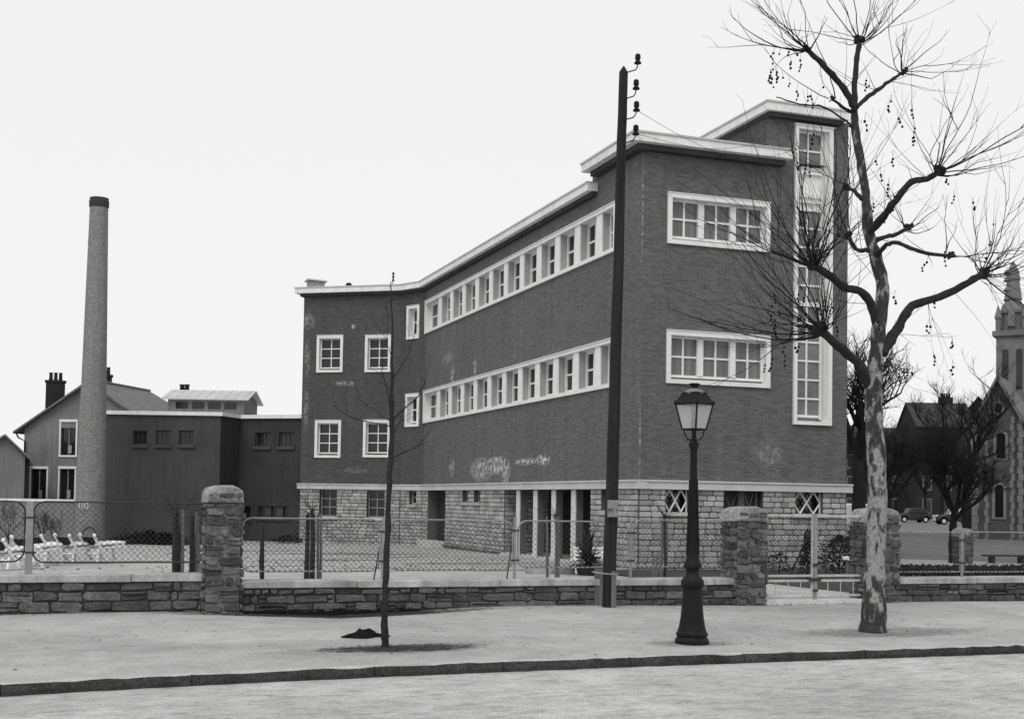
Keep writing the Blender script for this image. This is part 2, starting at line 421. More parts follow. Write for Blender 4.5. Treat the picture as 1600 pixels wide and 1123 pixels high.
# yard, garden, side street, far ground
g = MB(); vs = []; fs = []; gx = [-70, -40, -25]+[-18+1.5*i for i in range(25)]; gy = [20.3, 21, 22, 24, 26, 28, 31, 34, 38, 42, 46, 50, 54, 60, 70]
for x in gx:
    for y in gy: vs.append((x, y, yard_z(x, y)+.012*math.sin(x*1.7)*math.sin(y*1.1)))
n = len(gy)
for i in range(len(gx)-1):
    for j in range(n-1): fs.append((i*n+j, (i+1)*n+j, (i+1)*n+j+1, i*n+j+1))
g.mesh(vs, fs, True)
M['yard'] = ground_mat('pale_sandy_yard', .45, [(9, 42, 3.2, .8, .5), (8, 37, 2.2, .5, .5), (2, 36, 3, .5, .6), (11, 34.5, 2, .5, .5), (11, 30.6, 2.0, .6, .55), (5, 33, 2, .3, .55), (8, 32, 1.5, .3, .5), (10, 39, 1.5, .4, .5), (6, 45, 3, .6, .6), (-3, 40, 3, .5, .7)], streak=.45, scuff=.35)  # patches paint dark ground marks and shadow lines into the sand
tag(g.build('yard_ground', M['yard']), kind='structure')
def sheet(name, pts, z, mat, ):
    s = MB(); s.face([(p[0], p[1], z) for p in pts]); return tag(s.build(name, mat), kind='structure')
M['soil'] = ground_mat('dark_garden_soil', .06, scuff=.6)
M['street'] = ground_mat('grey_side_street', .17, scuff=.7)
M['path'] = ground_mat('pale_gravel_path', .42)
M['far'] = ground_mat('far_ground', .18)
sheet('far_ground', [(-900, 60), (1200, 60), (1200, 1600), (-900, 1600)], -.5, M['far'])
ga_ = on_plane(1192, 905, (0, YW, 0), Vector((0, -1, 0))).x; gb_ = on_plane(1352, 905, (0, YW, 0), Vector((0, -1, 0))).x
sheet('side_street', [(20.2, 20.25), (260, 20.25), (260, 300), (14, 300), (14, 36)], -.004, M['street'])
pth = [on_z(*q, .014) for q in ((1640, 890), (1600, 887.5), (1512, 885), (1395, 882), (1330, 880.5), (1330, 872), (1395, 873), (1510, 876), (1600, 880), (1640, 882))]
sheet('garden_bed', [(60, 20.4)]+[tuple(p[:2]) for p in pth[:5]]+[(18.0, 36), (18.0, YG-.1), (12.6, YG-.1), (12.6, 20.4)], .02, M['soil'])
sheet('garden_path', [tuple(p[:2]) for p in pth], .026, M['path'])
sheet('gate_path', [(ga_-1, 20.31), (gb_+1, 20.31), (gb_+.6, 24.6), (ga_-1.6, 24.6)], .034, M['path'])

# ------------------------------------------------------------------ the school building
FG = Frame((XL, YG), (XT1, YG)); FL = Frame(PA, (XL, YG)); FO = Frame(PB, PA); FWg = Frame(PC, PB)
zb_g = on_gable(1150, 756).z; zb_l = on_long(800, 750.5).z; ZB = (zb_g+zb_l)/2; print('band top', zb_g, zb_l, ZB, 'XL,YG', XL, YG, 'wing', PA, PB, PC)
school = thing('school_building', (XL, YG, 0), 'three storey dark brick school with white window frames and pale stone ground floor', 'building')
OV = .45
FGo = Frame((XL, YG-OV), (XT1, YG-OV)); 
z_hi1 = FGo.px(994, 210.7)[1]; z_hi0 = FGo.px(994, 224)[1]; z_hi1b = FGo.px(1239, 226.7)[1]; z_hi0b = FGo.px(1239, 241)[1]
ZH1 = (z_hi1+z_hi1b)/2-.04; ZH0 = ZH1-.22
OL = .32
FLo = Frame((XL-OL, PA.y), (XL-OL, YG))
ZL1 = (FLo.px(918, 283)[1]+FLo.px(656, 442)[1])/2; ZL0 = ZL1-.21
OT = .32
FTo = Frame((XL, YG-OT), (XT1, YG-OT)); ZT1 = (FTo.px(1200, 161)[1]+FTo.px(1326, 173)[1])/2; ZT0 = ZT1-.22
YH = on_plane(908, 264, (XL-OV, 0, 0), Vector((-1, 0, 0))).y; 
print('roof z', z_hi1, z_hi1b, z_hi0, z_hi0b, ZL1, FLo.px(918, 283)[1], FLo.px(656, 442)[1], ZT1, 'YH', YH)
# openings
gw = [FG.rect(1043, 301, 1202, 392), FG.rect(1041, 515, 1202, 606)]
gw = [(a, b, (FG.px(1043, y3)[1]+FG.px(1202, y4)[1])/2, (FG.px(1043, y1)[1]+FG.px(1202, y2)[1])/2) for (a, b, _, _), (y1, y2, y3, y4) in zip(gw, ((301, 318, 382, 393), (515, 527, 599, 606)))]
sw = (FG.px(1240, 400)[0], FG.px(1299, 400)[0], FG.px(1268, 664)[1], FG.px(1268, 199)[1])
strips = []
for (yt0, yt1, yb0, yb1) in ((473, 318.5, 522, 395), (612, 528, 662.5, 602)):
    z1 = (FL.px(665, yt0)[1]+FL.px(957, yt1)[1])/2; z0 = (FL.px(665, yb0)[1]+FL.px(957, yb1)[1])/2
    strips.append((FL.px(664.5, 560)[0], FL.px(963, 450)[0], z0, z1)); print('strip', strips[-1], FL.px(665, yt0)[1], FL.px(957, yt1)[1], FL.px(665, yb0)[1], FL.px(957, yb1)[1])
ow = [FO.rect(637, 479, 655.4, 528.5), FO.rect(634.5, 616, 655, 666)]
wwn = [FWg.rect(496, 524.5, 535.6, 581.5), FWg.rect(571.4, 524, 610.4, 581), FWg.rect(493, 656.5, 532.4, 715), FWg.rect(568.5, 656, 609.4, 714.5)]
YHW = YH+OV*.5                                     # where the raised block ends on the long wall
uH = FL.L-(YHW-YG)
st_long = [(-FL.px(p, y)[0]*0+FL.p(*FL.px(p, y)).dot(Vector((0, -1, 0))), FL.px(p, y)[1], ru, rz, a) for p, y, ru, rz, a in ((752, 733, 1.5, .5, .9), (776, 727, 1.5, .36, 1.3), (790, 737, .5, .5, 1.0), (848, 718, .75, .2, 1.3), (822, 721, 1.2, .13, 1.2), (706, 730, .5, .4, .6), (742, 573, .25, .35, .8), (707, 586, .3, .5, .7), (700, 560, .9, .3, .35))]
st_g = [(FG.p(*FG.px(p, y)).x, FG.px(p, y)[1], ru, rz, a) for p, y, ru, rz, a in ((1003, 330, .06, 1.7, .6), (999, 690, .05, 1.3, .6), (1195, 190, .06, .6, .8), (1200, 710, .5, .4, .35))]
def tfr(fr): return fr.u
st_w = [(FWg.p(*FWg.px(p, y)).dot(FWg.u), FWg.px(p, y)[1], ru, rz, a) for p, y, ru, rz, a in ((482, 502, .35, .4, .5), (480, 560, .16, .9, .45), (538, 599, .6, .14, .7), (552, 510, .12, .12, .9), (478, 640, .16, 1.0, .4), (555, 735, .7, .15, .3))]
BG = brick_mat('dark_brick_gable', .118, st_g); BL = brick_mat('dark_brick_long', .124, st_long); BW = brick_mat('dark_brick_wing', .08, st_w); BP = brick_mat('dark_brick_plain', .08)
mb = MB(); wall_faces(mb, FG, 0, FG.L, ZB, ZH0+.05, [gw[0], gw[1], sw], .3)
# tower face above the roof slab, with its return wall
uT = XT0-XL
wall_faces(mb, FG, uT, FG.L, ZH0+.05, ZT0+.02, [(sw[0], sw[1], ZH0+.05, sw[3])] if sw[3] > ZH0 else [], .3)
mb.build('gable_wall', BG, school)
mb = MB()
YB = YG+7.0
mb.face([(XT0, YB, ZH0), (XT0, YG, ZH0), (XT0, YG, ZT0+.02), (XT0, YB, ZT0+.02)])
mb.face([(XT1, YG, -.1), (XT1, YB, -.1), (XT1, YB, ZT0+.02), (XT1, YG, ZT0+.02)]); mb.face([(XT1, YB, ZH0), (XT0, YB, ZH0), (XT0, YB, ZT0+.02), (XT1, YB, ZT0+.02)])
XBK = XT1; YFAR = PA.y+6
mb.face([(XBK, YB, -.3), (XBK, YFAR+3, -.3), (XBK, YFAR+3, ZL0), (XBK, YB, ZL0)])
mb.build('tower_side_wall', BP, school)
SD = .3                                           # depth of the window strips
mb = MB(); wall_faces(mb, FL, 0, FL.L, ZB, ZL0+.05, strips, SD)
wall_faces(mb, FL, uH, FL.L, ZL0+.05, ZH0+.05)
mb.face([(XL, YHW, ZL0), (XL+7, YHW, ZL0), (XL+7, YHW, ZH0+.05), (XL, YHW, ZH0+.05)][::-1])
mb.build('long_wall', BL, school)
mb = MB(); wall_faces(mb, FO, 0, FO.L, ZB, ZL0+.05, ow, .28); wall_faces(mb, FWg, 0, FWg.L, ZB, ZL0+.05, wwn, .28)
sv = Vector((FWg.n.x, FWg.n.y, 0))*-8
mb.face([FWg.p(0, -.3)+sv, FWg.p(0, -.3), FWg.p(0, ZL0+.05), FWg.p(0, ZL0+.05)+sv]); mb.build('wing_wall', BW, school)
mb = MB()                                          # thin seam pipe down the inner angle
mb.tube([FL.p(.06, ZB, .03), FL.p(.06, ZL0, .03)], .022, 6); mb.build('seam_pipe', grey('seam_paint', .14), school)
# roofs
mb = MB(); mb.box(XL-OV, XL+(FGo.px(1239, 234)[0]), YG-OV, YH, ZH0, ZH1); hi_roof = mb.build('head_roof', M['fascia'], school, .01)
mb = MB(); mb.box(XL-OV-.03, XL+FGo.px(1239, 234)[0]+.03, YG-OV-.03, YH+.03, ZH1, ZH1+.05); mb.build('roof_edge', M['zinc'], hi_roof)
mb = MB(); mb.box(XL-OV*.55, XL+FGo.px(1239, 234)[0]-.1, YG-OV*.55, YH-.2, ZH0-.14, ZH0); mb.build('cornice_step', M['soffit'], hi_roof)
x_t0 = XL+FTo.px(1199.5, 168)[0]; x_t1 = XL+FTo.px(1327.5, 178)[0]
mb = MB(); mb.box(x_t0, x_t1, YG-OT, YB+.4, ZT0, ZT1); tr = mb.build('tower_roof', M['fascia'], school, .01)
mb = MB(); mb.box(x_t0-.03, x_t1+.03, YG-OT-.03, YB+.43, ZT1, ZT1+.05); mb.build('roof_edge', M['zinc'], tr)
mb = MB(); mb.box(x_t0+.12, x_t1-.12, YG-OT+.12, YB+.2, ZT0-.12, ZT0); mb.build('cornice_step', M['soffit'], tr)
def off_pt(p, fa, fb, o): # mitre of two outward offsets
    a = fa.n; b = fb.n; k = o/(1+a.dot(b)); return Vector((p[0], p[1], 0))+(a+b)*k
yl_near = on_plane(918, 284, (XL-OL, 0, 0), Vector((-1, 0, 0))).y
def low_poly(o, end, yn=0):
    q = off_pt(PA, FL, FO, o); r = off_pt(PB, FO, FWg, o); e = FWg.p(-end, 0, o)
    return [(XL-o, yl_near+yn), (XBK+.3, yl_near+yn), (XBK+.3, YFAR+4), tuple((e+sv*1.1)[:2]), tuple(e[:2]), tuple(r[:2]), tuple(q[:2])]
mb = MB(); mb.prism(low_poly(OL, .3), ZL0, ZL1); lr = mb.build('long_roof', M['fascia'], school)
mb = MB(); mb.prism(low_poly(OL+.03, .33), ZL1, ZL1+.05); mb.build('roof_edge', M['zinc'], lr)
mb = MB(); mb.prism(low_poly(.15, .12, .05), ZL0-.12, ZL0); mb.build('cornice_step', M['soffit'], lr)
# small things on the roof
zr = ZL1+.05; rp = at_d(497, 440, 57); zl_ = rp.z
mb = MB(); mb.box(rp.x-.4, rp.x+.3, rp.y, rp.y+.6, zr-.05, zl_); s_ = mb.build('roof_hatch', M['tar'], school)
mb = MB(); mb.hexa([(rp.x-.5, rp.y-.12, zl_+.04), (rp.x+.4, rp.y-.12, zl_), (rp.x+.4, rp.y+.7, zl_), (rp.x-.5, rp.y+.7, zl_+.04), (rp.x-.5, rp.y-.12, zl_+.1), (rp.x+.4, rp.y-.12, zl_+.06), (rp.x+.4, rp.y+.7, zl_+.06), (rp.x-.5, rp.y+.7, zl_+.1)]); mb.build('hatch_lid', M['zinc'], s_)
rp = at_d(545, 442, 58); mb = MB(); mb.lathe([(.13, zr-.05), (.13, rp.z-.08), (.16, rp.z-.08), (.08, rp.z)], (rp.x, rp.y, 0), 10); mb.build('roof_vent', M['dark'], school)
for px_, ww_, d_ in ((608, .95, 60), (640, .7, 60)):
    rp = at_d(px_, 440.5, d_); mb = MB(); v = [(rp.x-ww_, rp.y, zr-.05), (rp.x+ww_*.8, rp.y, zr-.05), (rp.x+ww_*.8, rp.y+1.6, zr-.05), (rp.x-ww_, rp.y+1.6, zr-.05), (rp.x-ww_*.1, rp.y+.8, rp.z), (rp.x+ww_*.6, rp.y+.8, rp.z)]
    mb.mesh(v, [(0, 1, 5, 4), (2, 3, 4, 5), (1, 2, 5), (3, 0, 4), (0, 3, 2, 1)]); mb.build('roof_skylight', M['zinc'], school)
rp = at_d(614, 426, 57.5); mb = MB(); mb.bar((rp.x, rp.y, zr-.05), (rp.x, rp.y, rp.z), .018); zm_ = rp.z-.4
mst = mb.build('wire_mast', M['iron'], school)
for k in range(3):
    mb = MB(); mb.lathe([(.03, 0), (.065, .02), (.045, .05), (.055, .1), (.02, .12)], (rp.x+.02, rp.y, zm_+.15*k), 8); mb.build('insulator', M['insul'], mst)
# windows
def window(fr, rc, sw_=.13, proj=.05, rec=.2, lights=1, cols=2, rows=2, pane='pane', parent=school, surround='white', bar=.035, frame=.05, mull=.1, sill=False, fm='trim', inner=True, transom=None):
    u0, u1, z0, z1 = rc; mb = MB()
    if sw_:
        mb.obox(fr, u0, u1, -rec, proj, z1-sw_, z1); mb.obox(fr, u0, u1, -rec, proj, z0, z0+sw_*.9)
        mb.obox(fr, u0, u0+sw_, -rec, proj, z0+sw_*.9, z1-sw_); mb.obox(fr, u1-sw_, u1, -rec, proj, z0+sw_*.9, z1-sw_)
        mb.obox(fr, u0-.01, u1+.01, 0, proj+.02, z1, z1+.02)
    else:
        mb.obox(fr, u0-.06, u1+.06, -.02, .09, z0-.12, z0)
    w_ = mb.build('window', M[surround], parent)
    a, b, c, d = u0+sw_, u1-sw_, z0+sw_*.9, z1-sw_; mb = MB(); n0, n1 = -rec, -rec+.07
    if sw_: c += .07
    mb.obox(fr, a, b, n0, n1, c, c+frame*1.2); mb.obox(fr, a, b, n0, n1, d-frame, d); mb.obox(fr, a, a+frame, n0, n1, c+frame*1.2, d-frame); mb.obox(fr, b-frame, b, n0, n1, c+frame*1.2, d-frame)
    c2, d2 = c+frame*1.2, d-frame; lw = (b-a-2*frame-(lights-1)*mull)/lights
    for k in range(lights):
        l0 = a+frame+k*(lw+mull); l1 = l0+lw
        if k: mb.obox(fr, l0-mull, l0, n0, n1+.05, c2, d2)
        for q in range(1, cols):
            x = l0+lw*q/cols; mb.obox(fr, x-bar/2, x+bar/2, n0+.003, n1-.015, c2, d2)
        for q in range(1, rows):
            z = c2+(d2-c2)*q/rows; mb.obox(fr, l0, l1, n0+.006, n1-.018, z-bar/2, z+bar/2)
    mb.build('window_frame', M[fm], w_)
    mb = MB(); mb.face([fr.p(a, c-.07, n0+.02), fr.p(b, c-.07, n0+.02), fr.p(b, d, n0+.02), fr.p(a, d, n0+.02)]); mb.build('pane', M[pane], w_)
    return w_
for rc in gw: window(FG, rc, .125, .06, .22, 3, 2, 2, 'pane', bar=.05, frame=.055, mull=.17)
for rc in wwn: window(FWg, rc, .12, .06, .2, 1, 2, 3, 'pane_dark', bar=.04, frame=.045)
for rc in ow: window(FO, rc, .12, .06, .3, 1, 1, 2, 'pane_dark', bar=.06, frame=.06)
# tall stair window
u0, u1, z0, z1 = sw; mb = MB(); t_ = .1
mb.obox(FG, u0, u1, -.22, .08, z1-t_, z1); mb.obox(FG, u0, u1, -.22, .08, z0, z0+t_); mb.obox(FG, u0, u0+t_, -.22, .08, z0+t_, z1-t_); mb.obox(FG, u1-t_*1.2, u1, -.22, .08, z0+t_, z1-t_)
mb.obox(FG, u0-.04, u1+.04, 0, .12, z1, z1+.03)
swd = mb.build('stair_window', M['white'], school)
a, b = u0+t_, u1-t_*1.2-.1; mb = MB(); mb.obox(FG, b, u1-t_*1.2, -.22, -.02, z0+t_, z1-t_)
def zy(y): return FG.px(1268, y)[1]
mf = MB(); mp_ = MB(); n0, n1 = -.2, -.12
mf.obox(FG, a, a+.05, n0, n1, z0+t_+.06, z1-t_); mf.obox(FG, b-.05, b, n0, n1, z0+t_+.06, z1-t_)
um = (a+b)/2-.02
for (ya, yb, rows) in ((205, 264, 2), (326, 475, 5), (475, 652, 6)):
    za, zb = zy(yb), zy(ya); mf.obox(FG, a+.05, b-.05, n0, n1, za, za+.07); mf.obox(FG, a+.05, b-.05, n0, n1, zb-.05, zb); mf.obox(FG, um-.025, um+.025, n0, n1-.02, za+.07, zb-.05)
    for q in range(1, rows):
        z = za+(zb-za)*q/rows; mf.obox(FG, a+.05, b-.05, n0+.004, n1-.025, z-.025, z+.025)
for (ya, yb) in ((264, 328),):                       # solid white spandrel with two ledges
    mf.obox(FG, a+.05, b-.05, n0, n1-.02, zy(yb), zy(ya)); mf.obox(FG, a+.05, b-.05, n1-.02, n1+.05, zy(308), zy(304)); mf.obox(FG, a+.05, b-.05, n1-.02, n1+.06, zy(272), zy(268))
    mf.obox(FG, a+.05, b-.05, n1-.02, n1+.05, zy(317), zy(313))
mf.build('window_frame', M['trim'], swd); mb.build('deep_jamb', M['reveal'], swd)
mp_.face([FG.p(a, z0+.1, n0+.02), FG.p(b, z0+.1, n0+.02), FG.p(b, z1-.1, n0+.02), FG.p(a, z1-.1, n0+.02)]); mp_.build('pane', M['pane_stair'], swd)
# the two long window strips with their fins
fins = [687, 705, 724.5, 745, 765.5, 789.5, 814, 840, 870, 901, 935]
fu = [FL.px(p, 560)[0] for p in fins]
st0 = (fu[-1]-fu[0])/10; fu = [fu[0]+st0*k for k in range(11)]; print('fin pitch', st0)
for (u0, u1, z0, z1) in strips:
    mb = MB(); fw = .11
    mb.obox(FL, u0, u1, -SD, .07, z1-fw, z1); mb.obox(FL, u0, u1, -SD, .07, z0, z0+fw); mb.obox(FL, u0, u0+fw, -SD, .07, z0+fw, z1-fw); mb.obox(FL, u1-fw, u1, -SD, .07, z0+fw, z1-fw)
    mb.obox(FL, u0-.01, u1+.01, 0, .1, z1, z1+.02)
    sp = mb.build('strip_window', M['white'], school)
    ed = [u0+fw-.2]+fu+[u1-fw+.2]; za, zb = z0+fw, z1-fw
    for u in fu:
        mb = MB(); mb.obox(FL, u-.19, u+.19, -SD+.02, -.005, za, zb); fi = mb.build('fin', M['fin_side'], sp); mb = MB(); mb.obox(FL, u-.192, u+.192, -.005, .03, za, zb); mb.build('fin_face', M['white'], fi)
    mf = MB(); mp_ = MB()
    for p, q in zip(ed, ed[1:]):
        l0, l1 = p+.19, q-.19; n0, n1 = -SD+.02, -SD+.09
        l0 = max(l0, u0+fw); l1 = min(l1, u1-fw)
        mf.obox(FL, l0, l1, n0, n1, za, za+.1); mf.obox(FL, l0, l1, n0, n1, zb-.08, zb); mf.obox(FL, l0, l0+.09, n0, n1, za+.1, zb-.08); mf.obox(FL, l1-.09, l1, n0, n1, za+.1, zb-.08)
        mf.obox(FL, (l0+l1)/2-.05, (l0+l1)/2+.05, n0, n1, za+.1, zb-.08); mf.obox(FL, l0, l1, n0+.004, n1-.01, (za+zb)/2-.02, (za+zb)/2+.035)
    mf.build('window_frame', M['trim'], sp); mp_.obox(FL, u0+.02, u1-.02, -SD-.02, -SD+.04, z0+.02, z1-.02); mp_.build('pane', M['pane_dark'], sp)
# ground floor: band, rusticated stone, openings
CH = .148; zc = [ZB-.24-CH*k for k in range(22)]
def snap(z): return min(zc, key=lambda q: abs(q-z))
ZT_ = ZB-.24
def gh(fr, x0, y0, x1, y1):
    a, b, c, d = fr.rect(x0, y0, x1, y1); return (a, b, snap(c), ZT_ if abs(d-ZT_) < .25 else snap(d))
h_g = [gh(FG, 1040, 768, 1076, 803), gh(FG, 1131, 768, 1191, 850), gh(FG, 1243, 768, 1285, 803)]
h_w = [gh(FWg, 500, 761, 525.5, 808), gh(FWg, 574, 761, 600, 808)]
h_o = [gh(FO, 640, 762, 650, 787)]
h_l = [gh(FL, 669, 760, 695, 862), gh(FL, 723, 760, 732, 787), gh(FL, 741, 760, 751, 787), (FL.px(788, 800)[0], FL.px(923, 800)[0], -.4, ZT_), gh(FL, 940, 760, 951, 795)]
ra = random.Random(11); ms = MB(); mm = MB()
for fr, hs, dp in ((FG, h_g, .3), (FWg, h_w, .3), (FO, h_o, .25)):
    wall_faces(mm, fr, 0, fr.L, -.5, ZT_, hs, dp); stones(ms, fr, .02, fr.L-.02, ZT_-CH*19, ZT_, (CH, CH), (.2, .42), .009, .028, .005, hs, 0, ra)
wall_faces(mm, FL, 0, FL.L, -.6, ZT_, [(h[0], h[1], max(h[2], -.6), h[3]) for h in h_l if h is not h_l[3]]+[(h_l[3][0], h_l[3][1], -.6, ZT_)], .5)
stones(ms, FL, .02, FL.L-.02, ZT_-CH*19, ZT_, (CH, CH), (.2, .42), .009, .028, .005, h_l, 0, ra)
# stone return into the porch
FR = Frame(FL.p(h_l[3][0], 0, -1.6), FL.p(h_l[3][0], 0, 0)); FR.n = FL.u.copy(); FR.u = FL.n.copy(); FR.o = FL.p(h_l[3][0], 0, -1.6)
stones(ms, FR, 0, 1.58, ZT_-CH*19, ZT_, (CH, CH), (.2, .42), .009, .026, .005, (), 0, ra)
FE = Frame((XT1, YG), (XT1, YG+5)); stones(ms, FE, .02, 5, ZT_-CH*18, ZT_, (CH, CH), (.2, .42), .009, .028, .005, (), 0, ra)
FE2 = Frame(FWg.p(0, 0)+sv, FWg.p(0, 0)); stones(ms, FE2, 3, 7.98, ZT_-CH*19, ZT_, (CH, CH), (.2, .42), .009, .028, .005, (), 0, ra)
base = mm.build('stone_base', M['ashlar_mortar'], school); ms.build('stone_blocks', M['ashlar'], base)
mb = MB()
for fr, e0, e1 in ((FG, -.0, .14), (FL, 0, .12), (FO, 0, 0), (FWg, .1, 0)):
    mb.obox(fr, -e0, fr.L+e1, -.2, .1, ZB-.24, ZB-.055); mb.obox(fr, -e0, fr.L+e1, -.18, .13, ZB-.05, ZB)
mb.build('string_course', M['band'], school)
mb = MB()                                           # dark insides behind the openings
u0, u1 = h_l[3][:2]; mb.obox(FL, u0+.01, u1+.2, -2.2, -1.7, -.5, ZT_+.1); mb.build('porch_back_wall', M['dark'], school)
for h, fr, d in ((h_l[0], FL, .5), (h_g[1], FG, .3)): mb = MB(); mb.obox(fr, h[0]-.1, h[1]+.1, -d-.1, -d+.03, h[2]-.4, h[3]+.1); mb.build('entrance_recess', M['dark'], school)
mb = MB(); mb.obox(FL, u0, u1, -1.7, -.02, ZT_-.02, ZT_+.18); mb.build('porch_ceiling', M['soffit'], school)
for px_ in (807.7, 834.5, 863, 894):
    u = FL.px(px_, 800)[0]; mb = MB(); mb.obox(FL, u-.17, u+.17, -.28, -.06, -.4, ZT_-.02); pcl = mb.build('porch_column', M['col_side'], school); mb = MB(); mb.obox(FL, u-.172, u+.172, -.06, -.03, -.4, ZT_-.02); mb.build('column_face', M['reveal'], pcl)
mb = MB(); mb.obox(FL, u0+.3, u1-.1, -1.6, .25, -.45, .0); mb.obox(FL, u0+.5, u1+.1, -.06, .65, -.45, -.09)
mb.build('porch_step', M['band'], school)
mb = MB(); h = h_l[0]; mb.obox(FL, h[0]+.35, h[1]+.05, -.1, .55, -.45, .1); mb.build('door_step', M['band'], school)
mb = MB(); mb.obox(FL, h[0]+.05, h[1]-.05, -.45, -.4, h[2]-.2, h[3]); mb.build('side_door', M['door'], school)
M['plain_frame'] = grey('grey_window_paint', .3)
for h, fr in ((h_w[0], FWg), (h_w[1], FWg)): window(fr, h, 0, .05, .25, 1, 2, 3, 'pane_dark', bar=.035, frame=.05, surround='band', fm='plain_frame')
for h, fr in ((h_o[0], FO), (h_l[1], FL), (h_l[2], FL), (h_l[4], FL)): window(fr, h, 0, .05, .22, 1, 1, 2, 'pane_dark', bar=.04, frame=.06, surround='ashlar', fm='plain_frame')
def lattice(fr, h, mat, r, nx=2, sill=True, fm=True):
    a, b, c, d = h; mb = MB()
    if sill: mb.obox(fr, a-.12, b+.12, -.05, .1, c-.1, c-.002)
    else: mb.obox(fr, a, b, -.2, -.1, c, c+.03)
    w_ = mb.build('window', M['band'] if sill else M['door'], school); mb = MB(); n_ = -.12
    for k in range(nx):
        x0, x1 = a+(b-a)*k/nx, a+(b-a)*(k+1)/nx; xm = (x0+x1)/2; zm = (c+d)/2
        for p, q in (((x0, zm), (xm, d)), ((xm, d), (x1, zm)), ((x1, zm), (xm, c)), ((xm, c), (x0, zm))): mb.bar(fr.p(p[0], p[1], n_), fr.p(q[0], q[1], n_), r, 4)
    if fm: mb.obox(fr, b-.03, b-.004, n_-.02, n_+.02, c, d)
    mb.build('lattice_bars', M[mat], w_); mb = MB(); mb.face([fr.p(a, c, -.28), fr.p(b, c, -.28), fr.p(b, d, -.28), fr.p(a, d, -.28)]); mb.build('pane', M['pane_dark'], w_)
lattice(FG, h_g[0], 'white', .026); lattice(FG, h_g[2], 'white', .026)
a, b, c, d = h_g[1]; mb = MB(); mb.obox(FG, a, b, -.24, -.2, c, d); dr = mb.build('front_door', M['door'], school)
mb = MB(); mb.obox(FG, (a+b)/2-.09, (a+b)/2+.09, -.2, -.1, c, d); mb.obox(FG, b-.16, b-.1, -.2, -.1, c, d); mb.build('door_post', grey('grey_door_paint', .09), dr)
mb = MB(); zc1 = d-.5
for x0, x1 in ((a+.1, (a+b)/2-.1), ((a+b)/2+.12, b-.2)):
    mb.bar(FG.p(x0, d-.05, -.15), FG.p(x1, zc1-.45, -.15), .006); mb.bar(FG.p(x0, zc1-.45, -.15), FG.p(x1, d-.05, -.15), .006)
mb.build('door_grille', M['plain_frame'], dr)

# ------------------------------------------------------------------ low annex with lantern roof
DA = 54.6
q0 = at_d(139, 700, DA); q1 = at_d(344, 700, DA-.1); q2 = at_d(374, 700, 56.2); q3 = PC + Vector((FWg.u.x, FWg.u.y, 0))*.3 - Vector((FWg.n.x, FWg.n.y, 0))*.25
F1 = Frame(q0, q1); F2 = Frame(q1, q2); F3 = Frame(q2, q3)
annex = thing('annex_building', (q1.x, q1.y, 0), 'low dark rendered annex with white flat roof edge between chimney and brick school', 'building')
ZA1 = F1.px(250, 642.5)[1]; ZA0 = ZA1-.16
hw1 = [F1.rect(x0, 672, x1, 695) for x0, x1 in ((208, 229.6), (244, 265.7), (280, 302))]
hw3 = [F3.rect(x0, 675.5, x1, 697.6) for x0, x1 in ((399, 422), (436, 459))]; hb3 = [F3.rect(403, 790, 451, 809), F3.rect(378, 790, 391, 809)]
mb = MB(); wall_faces(mb, F1, 0, F1.L, -.6, ZA0+.02, hw1, .2); s0_ = F1.p(0, 0); s1_ = s0_+Vector((3, 9, 0)); mb.face([s1_-UP*.6, s0_-UP*.6, s0_+UP*(ZA0+.02), s1_+UP*(ZA0+.02)]); mb.build('front_wall', M['render'], annex)
mb = MB(); wall_faces(mb, F2, 0, F2.L, -.6, ZA0+.02); wall_faces(mb, F3, 0, F3.L, -.6, ZA0+.02, hw3+hb3, .2)
mb.build('recessed_wall', grey('darker_cement_render', .05, .9, .16, .7, 18, .2, streak=.16), annex)
def ann_poly(o): return [tuple(F1.p(-.1, 0, o)[:2]), tuple(off_pt(q1, F1, F2, o)[:2]), tuple(off_pt(q2, F2, F3, o)[:2]), tuple(F3.p(F3.L+.15, 0, o)[:2]), tuple((F3.p(F3.L, 0)+Vector((2, 9, 0)))[:2]), tuple((F1.p(0, 0)+Vector((3, 9, 0)))[:2])]
mb = MB(); mb.prism(ann_poly(.12), ZA0, ZA1); mb.build('roof_edge', M['fascia'], annex)
for k, (fr, h) in enumerate([(F1, h) for h in hw1]+[(F3, h) for h in hw3]):
    w_ = window(fr, h, 0, .05, .16, 1, 3, 1, 'pane_dark', annex, 'annex_sill', .03, .05, fm='annex_frame')
for h in hb3: window(F3, h, 0, .05, .18, 3 if h[1]-h[0] > .8 else 1, 1, 1, 'pane_dark', annex, 'render', .04, .04, .3, fm='render')
# glazed lantern
la = at_d(262, 640, 57.5); lb = at_d(381, 640, 57.5); FLn = Frame(la, lb); ze = FLn.px(320, 624)[1]; zr_ = ze+.5
mb = MB(); wall_faces(mb, FLn, 0, FLn.L, ZA1-.3, ze, [], .1); bk = Vector((FLn.n.x, FLn.n.y, 0))*-3.0
A, B, C_, D = FLn.p(0, 0), FLn.p(FLn.L, 0), FLn.p(FLn.L, 0)+bk, FLn.p(0, 0)+bk
for p, q in ((B, C_), (C_, D), (D, A)): mb.face([p+UP*(ZA1-.3), q+UP*(ZA1-.3), q+UP*ze, p+UP*ze])
mb.face([B+UP*ze, C_+UP*ze, (B+C_)/2+UP*(ze+.42)]); mb.face([A+UP*ze, (A+D)/2+UP*(ze+.42), D+UP*ze])
ln = mb.build('lantern_wall', M['render_house'], annex)
e = FLn.u*.25; f_ = Vector((FLn.n.x, FLn.n.y, 0))*.25; mb = MB(); t = UP*.05
